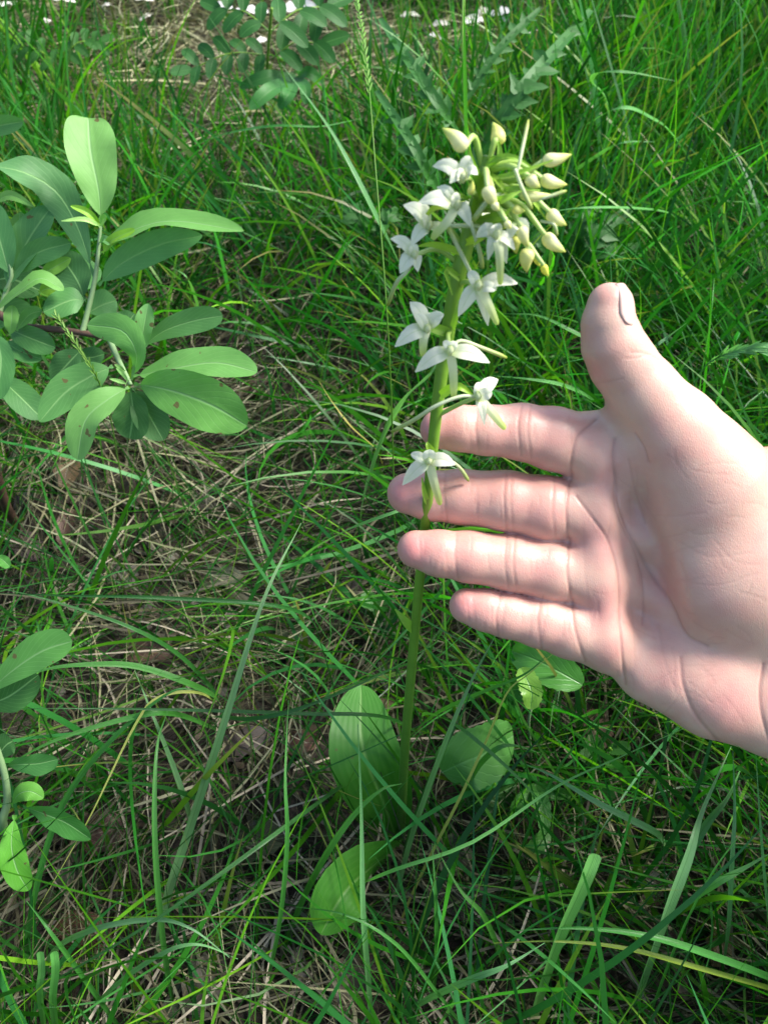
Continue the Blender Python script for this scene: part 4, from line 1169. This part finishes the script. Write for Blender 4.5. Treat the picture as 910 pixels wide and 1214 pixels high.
for pts, w_ in [([(672, 305, .05), (700, 282, .08), (750, 245, .09)], 44), ([(665, 310, .05), (690, 262, .08), (705, 240, .08)], 34), ([(665, 312, .05), (720, 300, .07), (760, 290, .06)], 34), ([(660, 310, .04), (640, 290, .07), (628, 262, .07)], 28)]:
    lobed(o, pts, w_, c=(.8, .95, .8), lobes=4, n=40)
stalk(o, [b, Q(662, 325, .03), Q(668, 305, .055)])
o, b = herb('hawksbeard', 440, 330, 'small lobed leaf left of the lower flowers in mid grass', 'herb')
stalk(o, [b, Q(444, 300, .03), Q(448, 280, .06)])
lobed(o, [(448, 278, .06), (425, 258, .085), (398, 236, .085)], 40, lobes=4, n=40)
lobed(o, [(448, 278, .06), (456, 262, .085), (470, 246, .085)], 30, lobes=4, n=40)
# vetch: pinnate leaves at the top left
o, b = herb('vetch', 310, 190, 'vetch with paired oval leaflets at the top left over bright litter', 'vetch')
stalk(o, [b, Q(314, 130, .08), Q(318, 60, .15), Q(322, 10, .20)], r=.0012)
def pinnate(o, a_, b_, n, lx, w_, c=(1, 1, 1)):
    A, B = Q(*a_), Q(*b_)
    rc = stalk(o, [A, (A + B) * .5 + Vector((0, 0, .008)), B], r=.0007, name='leaf_stalk')
    lo = Vector(o.location)
    for i in range(n):
        t = (i + .6) / n
        p = A.lerp(B, t) + Vector((0, 0, .03 * t * (1 - t)))
        ax_ = (B - A).normalized(); sd_ = ax_.cross(TOW).normalized()
        s_ = pxs(p) * lx
        for sg in (-1, 1):
            d = (sd_ * sg * .85 + ax_ * .45).normalized() * s_ + Vector((0, 0, random.uniform(-.006, .002)))
            part_leaf('leaflet', [p, p + d * .5 + Vector((0, 0, .002)), p + d], w_, 'herb', o, .5, .5, n=8, m=2, c=c, fold=.15, roll=random.uniform(-15, 15))
    d = (B - A).normalized() * pxs(B) * lx
    part_leaf('leaflet', [B, B + d * .5, B + d], w_, 'herb', o, .5, .5, n=8, m=2, c=c)
pinnate(o, (322, 66, .14), (228, 82, .14), 5, 27, 14, (.6, .8, .7))
pinnate(o, (322, 40, .17), (262, 12, .18), 3, 30, 16, (.6, .8, .7))
pinnate(o, (318, 40, .17), (388, 8, .18), 3, 38, 19, (.6, .8, .7))
pinnate(o, (322, 70, .14), (380, 52, .15), 3, 36, 18, (.6, .8, .7))
for pts, w_ in [([(352, 92, .12), (315, 92, .13), (284, 104, .12)], 17), ([(352, 92, .12), (320, 108, .13), (296, 130, .12)], 20), ([(352, 92, .12), (342, 112, .13), (330, 128, .12)], 18), ([(352, 92, .12), (362, 104, .13), (362, 124, .12)], 14), ([(352, 92, .12), (366, 86, .13), (380, 98, .12)], 16)]:
    part_leaf('leaflet', [Q(*p) for p in pts], w_, 'herb', o, .5, .5, n=10, m=2, c=(.95, 1.15, 1.1))
for gx_, gy_, lab in [(70, 140, 'vetch sprig in the grass near the top left corner'), (430, 40, 'vetch sprig between the grass stems at the top middle')]:
    o, b = herb('vetch', gx_, gy_, lab, 'vetch')
    stalk(o, [b, Q(gx_ + 4, gy_ - 50, .07), Q(gx_ + 2, gy_ - 90, .12)], r=.0009)
    pinnate(o, (gx_ + 3, gy_ - 60, .08), (gx_ - 50, gy_ - 85, .09), 4, 20, 10, (.8, .9, .7)); pinnate(o, (gx_ + 3, gy_ - 70, .09), (gx_ + 48, gy_ - 90, .10), 4, 20, 10, (.8, .9, .7))
# small weed clumps of oval leaves, as the photo shows scattered low
for k, (gx_, gy_, lab) in enumerate([(195, 105, 'tiny leafy weed with round leaves near the tall willow leaf'), (140, 215, 'little weed leaf pair right of the upright willow leaf'), (700, 470, 'low weed leaves behind the index finger by the thumb'), (560, 560, 'small weed leaves glimpsed between the fingers'),
                                     (445, 745, 'pale small leaf standing beside the orchid stem below the fingers'), (470, 330, 'weed leaves behind the lower left flowers'), (830, 230, 'broad weed leaf cluster in the sunny grass far right'), (705, 920, 'small weed leaves beneath the heel of the hand')]):
    o, b = herb('weed', gx_, gy_, lab, 'weed')
    for j in range(6):
        a_ = j * 1.1 + k; l_ = random.uniform(.010, .020)
        st = b + Vector((0, 0, .012 + .006 * j)); d = Vector((math.cos(a_), math.sin(a_), .5)).normalized() * l_
        stalk(o, [b, st, st + d * .2], r=.0005, name='stem') if j in (0, 5) else None
        mb = MB(); f = prof(.5, .45)
        ribbon(mb, [st, st + d * .6, st + d], lambda t: f(t) * l_ * .30 + .0003, (0, 0, 1), n=8, m=2, c=(.9, 1, .8)); mb.build('leaf', M['herb'], o)

# ------------------------------------------------------------------ single grass blades that stand out
GL = (.15, .36, .13); MG = (.06, .24, .035); DG = (.028, .125, .022); YG = (.20, .34, .03); PY = (.42, .46, .12); LG = (.13, .38, .09)
BL = [
 ([(333, 75, .20), (395, 160, .17), (448, 262, .12), (480, 330, .05), (488, 350, 0)], 8.5, GL, 'pale straight blade slanting down left of the flower head', 1),
 ([(357, 620, .17), (312, 712, .17), (264, 862, .13), (226, 978, .07), (195, 1075, .03), (178, 1150, 0)], 11, GL, 'long wide pale blade running diagonally left of the orchid', 1),
 ([(237, 818, .12), (200, 822, .12), (130, 880, .10), (72, 960, .07), (38, 1080, .03), (15, 1190, 0)], 8, MG, 'bright arching blade curving to the bottom left corner', 1),
 ([(272, 1135, .10), (225, 1100, .11), (180, 1090, .10), (110, 1102, .08), (62, 1130, .04), (35, 1180, 0)], 7, GL, 'arched pale blade bending over near the bottom left', 1),
 ([(282, 1137, .08), (235, 1120, .09), (190, 1132, .08), (130, 1175, .04), (85, 1215, 0)], 6, GL, 'lower of the two arched blades at bottom left', 1),
 ([(160, 795, .10), (182, 850, .09), (205, 908, .07), (221, 954, .05), (226, 975, 0)], 7, GL, 'short tapering blade hanging above the bottom left arches', 0),
 ([(-10, 703, .13), (80, 706, .14), (200, 709, .14), (345, 722, .12), (380, 740, 0)], 4.6, DG, 'dark thin blade lying level below the middle left', 1),
 ([(-10, 695, .12), (60, 712, .12), (150, 742, .11), (210, 775, .08), (250, 815, .04), (262, 830, 0)], 6, DG, 'dark blade sloping down from the left edge', 0),
 ([(0, 820, .11), (50, 795, .12), (110, 788, .12), (170, 792, .11), (245, 820, .08), (262, 832, 0)], 8, MG, 'bright broad blade arching level above the dark straight one', 1),
 ([(45, 1078, .06), (105, 972, .09), (160, 860, .11), (190, 826, .115), (238, 822, .10), (262, 835, 0)], 3.6, PY, 'yellow thin blade slanting up from the bottom left', 1),
 ([(10, 840, .13), (120, 840, .13), (230, 842, .13), (360, 846, .12), (455, 850, .10), (500, 862, 0)], 4.6, DG, 'dark straight blade crossing the big basal leaf', 1),
 ([(-10, 920, .10), (60, 880, .11), (150, 852, .11), (205, 846, .10), (258, 860, 0)], 7, MG, 'pale green blade rising from the left edge to the middle', 0),
 ([(705, 1012, .14), (690, 1050, .13), (662, 1112, .10), (640, 1175, .05), (625, 1235, 0)], 16, LG, 'widest bright blade, its tip cut off, at the bottom right', 2),
 ([(866, 885, .10), (832, 960, .12), (815, 1015, .12), (790, 1080, .10), (765, 1150, .05), (745, 1215, 0)], 16, GL, 'wide folded blade below the wrist', 1),
 ([(880, 905, .09), (862, 945, .10), (838, 975, .10), (815, 1012, .09), (800, 1050, .05), (792, 1075, 0)], 12, MG, 'short bright blade folded beside the wide one below the wrist', 1),
 ([(620, 905, .10), (655, 920, .11), (705, 950, .11), (748, 972, .10), (780, 990, .08), (795, 1003, 0)], 8, GL, 'blue-green blade pointing right under the heel of the hand', 1),
 ([(424, 858, .14), (428, 960, .11), (430, 1080, .08), (436, 1160, .04), (441, 1235, 0)], 7.5, GL, 'upright blade standing before both basal leaves', 1),
 ([(476, 929, .11), (452, 936, .11), (420, 965, .10), (385, 1015, .08), (356, 1072, .04), (330, 1135, 0)], 8.5, MG, 'bright curved blade from the basal leaf to lower left', 1),
 ([(655, 775, .17), (625, 800, .16), (600, 822, .15), (575, 880, .12), (545, 945, .09), (516, 1002, .06), (486, 1065, .03), (460, 1130, 0)], 4, PY, 'kinked yellow stalk crossing right of the orchid foot', 1),
 ([(840, 850, .12), (740, 895, .13), (660, 932, .13), (560, 998, .12), (470, 1030, .10), (432, 1046, .07), (415, 1056, 0)], 4.4, LG, 'thin pale blade running from the heel of the hand to the lower leaf', 1),
 ([(590, 748, .16), (562, 800, .15), (532, 868, .13), (505, 940, .09), (482, 1010, .05), (456, 1120, 0)], 7.5, GL, 'blue-green pair blade slanting right of the orchid foot', 1),
 ([(578, 770, .14), (545, 850, .12), (512, 915, .10), (485, 985, .06), (470, 1040, 0)], 5, DG, 'thin dark blade beside the slanting blue-green one', 0),
 ([(640, 893, .09), (610, 884, .10), (588, 888, .10), (565, 910, .08), (548, 945, .04), (540, 965, 0)], 8, MG, 'bright blade arching over the round toothed leaf', 1),
 ([(514, 1000, .09), (545, 1055, .08), (572, 1085, .07), (592, 1130, .04), (598, 1150, 0)], 7, MG, 'blade arching right from below the orchid foot', 1),
 ([(512, 1000, .09), (516, 1060, .08), (517, 1130, .05), (512, 1190, 0)], 6, MG, 'upright blade just below and right of the orchid foot', 1),
 ([(600, 1104, .10), (680, 1100, .11), (760, 1108, .11), (830, 1128, .10), (925, 1165, .07), (945, 1180, 0)], 8.5, MG, 'bright blade lying level across the bottom right', 1),
 ([(585, 1118, .09), (660, 1116, .10), (740, 1124, .10), (830, 1148, .09), (930, 1178, .06), (950, 1190, 0)], 6, YG, 'yellowish blade just under the level bright one', 1),
 ([(455, 1215, 0), (510, 1182, .05), (560, 1160, .08), (600, 1145, .09), (645, 1118, .09)], 9, GL, 'blue-green blade rising from the bottom middle', 1),
 ([(868, 890, .13), (870, 960, .12), (866, 1030, .10), (862, 1100, .06), (858, 1160, 0)], 7, GL, 'upright blade at the right below the wrist', 1),
 ([(895, 890, .13), (899, 960, .12), (905, 1040, .09), (912, 1110, .04), (915, 1140, 0)], 6, GL, 'rightmost upright blade below the wrist', 1),
 ([(915, 1010, .11), (880, 1030, .11), (840, 1052, .10), (800, 1085, .06), (778, 1110, 0)], 10, LG, 'pale blade slanting up towards the bottom right edge', 1),
 ([(378, 452, .14), (396, 480, .12), (418, 508, .10), (446, 534, .05), (455, 545, 0)], 3.2, PY, 'pale stiff sliver of grass left of the stem', 0),
 ([(530, 400, .20), (512, 440, .19), (478, 475, .16), (452, 520, .12), (430, 590, .05), (425, 620, 0)], 7.5, GL, 'blue-green blade passing behind the stem above the fingers', 1),
 ([(560, 585, .14), (500, 598, .16), (455, 612, .16), (405, 632, .13), (360, 660, .06), (345, 672, 0)], 5.5, LG, 'pale blade pointing at the middle fingertip from the left', 1),
 ([(596, 372, .09), (636, 374, .10), (672, 390, .10), (704, 408, .08), (712, 420, 0)], 5, LG, 'arching blade between the flowers and the thumb tip', 1),
 ([(580, 445, .09), (630, 450, .10), (670, 458, .09), (704, 476, .06), (720, 488, 0)], 6, LG, 'arching blade just above the index finger', 1),
 ([(813, 383, .20), (792, 399, .19), (772, 415, .18), (740, 450, .12), (720, 520, 0)], 4.5, GL, 'short pale blade leaning out behind the thumb', 1),
 ([(846, 330, .20), (843, 365, .19), (837, 405, .16), (828, 462, .12), (820, 560, 0)], 6.5, MG, 'stiff upright bright blade behind the thumb base', 1),
 ([(549, -20, .34), (550, 60, .30), (551, 130, .22), (553, 230, .10), (555, 300, 0)], 6, MG, 'bright upright stem rising behind the top of the orchid', 1),
 ([(600, 265, .14), (660, 250, .17), (725, 246, .17), (790, 252, .10), (810, 258, 0)], 3.5, LG, 'thin pale blade lying level right of the buds', 0),
 ([(720, 140, .12), (700, 95, .16), (735, 85, .18), (800, 96, .16)], 7, LG, 'blade with a bent tip in the upper right grass', 1),
 ([(850, 215, 0), (800, 165, .1), (770, 140, .15), (735, 128, .17), (690, 150, .14)], 8, LG, 'pale arched blade in the upper right grass', 1),
 ([(640, 232, 0), (665, 215, .05), (700, 190, .10), (735, 170, .14), (775, 168, .13)], 6, LG, 'soft pale blade sweeping up right of the buds', 1),
 ([(690, 110, 0), (692, 60, .12), (683, 10, .2), (670, -20, .22)], 9, MG, 'upright blade near the top right of the flower', 1),
 ([(60, 1235, 0), (63, 1190, .06), (66, 1150, .09), (64, 1128, .10)], 9, LG, 'stubby upright blade at the bottom left, right one of two', 2),
 ([(46, 1235, 0), (48, 1180, .07), (50, 1150, .09), (48, 1128, .10)], 8, LG, 'stubby upright blade at the bottom left, left one of two', 2),
 ([(150, 1235, 0), (100, 1160, .06), (60, 1105, .09), (32, 1068, .09)], 6, MG, 'blade leaning left across the bottom left corner', 1),
 ([(-10, 1205, .04), (60, 1165, .08), (170, 1100, .11), (270, 1030, .12), (345, 975, .11), (400, 935, .07), (410, 925, 0)], 5, DG, 'long dark blade rising from bottom left to the basal leaf', 1),
 ([(310, 1180, 0), (330, 1100, .08), (340, 1000, .13), (338, 920, .15), (342, 830, .15)], 6, MG, 'slim upright blade left of the basal leaf', 1),
 ([(200, 1190, 0), (194, 1120, .07), (184, 1000, .12), (186, 890, .14), (200, 840, .13)], 7, MG, 'tall thin blade standing left of the wide diagonal one', 1),
 ([(520, 760, .12), (450, 800, .13), (360, 838, .13), (300, 852, .12), (262, 850, .08), (240, 845, 0)], 5, DG, 'dark blade sloping up to the stem', 0),
 ([(400, 640, 0), (440, 690, .06), (470, 715, .12), (520, 745, .15), (600, 790, .15)], 4, DG, 'dark thin blade crossing behind the stem below the fingers', 0),
 ([(690, 1010, .07), (640, 950, .12), (590, 900, .13), (540, 860, .12), (505, 846, .06), (498, 842, 0)], 5, MG, 'green blade crossing above the round leaf', 1),
 ([(255, 60, .16), (215, 70, .14), (150, 110, .10), (128, 190, .04), (124, 230, 0)], 6, MG, 'arching blade in the top left grass', 1),
 ([(148, 160, .12), (155, 178, .11), (160, 200, .08), (166, 250, .03), (170, 290, 0)], 7, LG, 'short pale hooked blade right of the tall willow leaf', 1),
 ([(205, 318, .10), (222, 330, .10), (234, 362, .05), (240, 395, 0)], 4.5, LG, 'small arched blade between the willow leaves', 1),
 ([(430, 140, .13), (380, 150, .15), (320, 150, .15), (250, 165, .12), (190, 195, .05), (170, 205, 0)], 5.5, MG, 'long level arching blade in the upper middle grass', 1),
 ([(470, 880, 0), (510, 850, .06), (560, 825, .1), (620, 800, .13), (655, 770, .14)], 5, MG, 'blade rising right of the stem to the little finger', 1),
 ([(760, 1235, 0), (800, 1120, .08), (840, 1040, .13), (880, 985, .15)], 6, MG, 'thin blade leaning right in the bottom right corner', 1),
 ([(560, 1235, 0), (520, 1180, .06), (470, 1120, .10), (410, 1085, .11), (350, 1075, .09)], 4.5, MG, 'thin blade curving left below the lower basal leaf', 1),
]
for pts, wpx, c, lab, style in BL:
    pts = list(pts)
    P3 = []
    for x, y, h in pts:
        q = Q(x, y, h)
        if h == 0: q.z = float(gz(q.x, q.y)) - .004
        P3.append(q)
    if all(p[2] > 0 for p in pts):
        q = P3[0]; P3 = [Vector((q.x, q.y, float(gz(q.x, q.y)) - .004))] + P3
    rooted_last = pts[-1][2] == 0
    if rooted_last: P3 = P3[::-1]                       # from the root to the tip
    s_ = pxr(P3)
    def wf(t, w_=wpx * s_ * .5, st=style):
        if st == 2: return w_ * (.75 + .25 * min(t * 3, 1)) * (1 if t < .985 else .6)
        return max(w_ * (.55 + .45 * math.sin(math.pi * min(1, t * 1.1 + .12))) * (1 - t ** 5) , .00015)
    mb = MB()
    ribbon(mb, P3, wf, (TOW + Vector((.5, 0, 1.0))), n=30, m=2, fold=.3, roll=random.uniform(-14, 14), twist=random.uniform(-22, 22) if style == 1 else 8, c=tuple(q * random.uniform(.9, 1.1) for q in c))
    o = mb.build('grass_blade', M['blade'])
    tag(o, lab, 'grass blade', 'grass blades standing out from the meadow')

# flowering grass stems with spikelets
def seed_head(root, pts, label, n, t0, spl, c, r=.0006):
    q = Q(*root[:2], 0); b = Vector((q.x, q.y, float(gz(q.x, q.y)) - .003))
    o = empty('flowering_grass', b + Vector((0, 0, .003)), label, 'grass stem')
    P3 = [b] + [Q(*p) for p in pts]
    mb = MB(); tube(mb, P3, lambda t: r * (1.2 - .7 * t), n=40, m=6, c=c); mb.build('stem', M['blade'], o)
    cl = catmull(P3, 200)
    for i in range(n):
        t = t0 + (1 - t0) * i / n
        p = cl[int(t * 199)]; tg = (cl[min(int(t * 199) + 2, 200)] - p).normalized()
        sd_ = tg.cross(TOW).normalized() * (1 if i % 2 else -1)
        d = (tg + sd_ * random.uniform(.15, .45) + TOW * random.uniform(-.2, .3)).normalized() * spl * random.uniform(.8, 1.2)
        mb = MB(); f = prof(.5, .8)
        ribbon(mb, [p, p + d * .5, p + d], lambda t: f(t) * spl * .09 + .0001, TOW, n=5, m=1, fold=.6, c=tuple(k * 1.25 for k in c)); mb.build('spikelet', M['blade'], o)
seed_head((470, 665), [(467, 600, .08), (464, 480, .18), (457, 350, .24), (445, 200, .28), (437, 100, .30), (428, 30, .31), (421, -10, .31)], 'tall thin flowering grass stem left of the orchid', 40, .70, .005, (.16, .34, .05), r=.0004)
seed_head((150, 600), [(140, 545, .06), (132, 500, .12), (116, 450, .17), (92, 410, .19), (64, 370, .20)], 'slender seed spike drooping over the willow leaves', 30, .45, .005, (.22, .40, .07), r=.0005)
seed_head((790, 560), [(805, 500, .08), (828, 445, .14), (850, 424, .17), (885, 414, .18), (906, 415, .18)], 'feathery pale grass head above the wrist', 34, .5, .010, (.16, .38, .14))
seed_head((172, 250), [(170, 215, .06), (168, 180, .10), (169, 140, .14)], 'small wispy grass spike right of the tall willow leaf', 14, .5, .006, (.35, .40, .16), r=.0004)
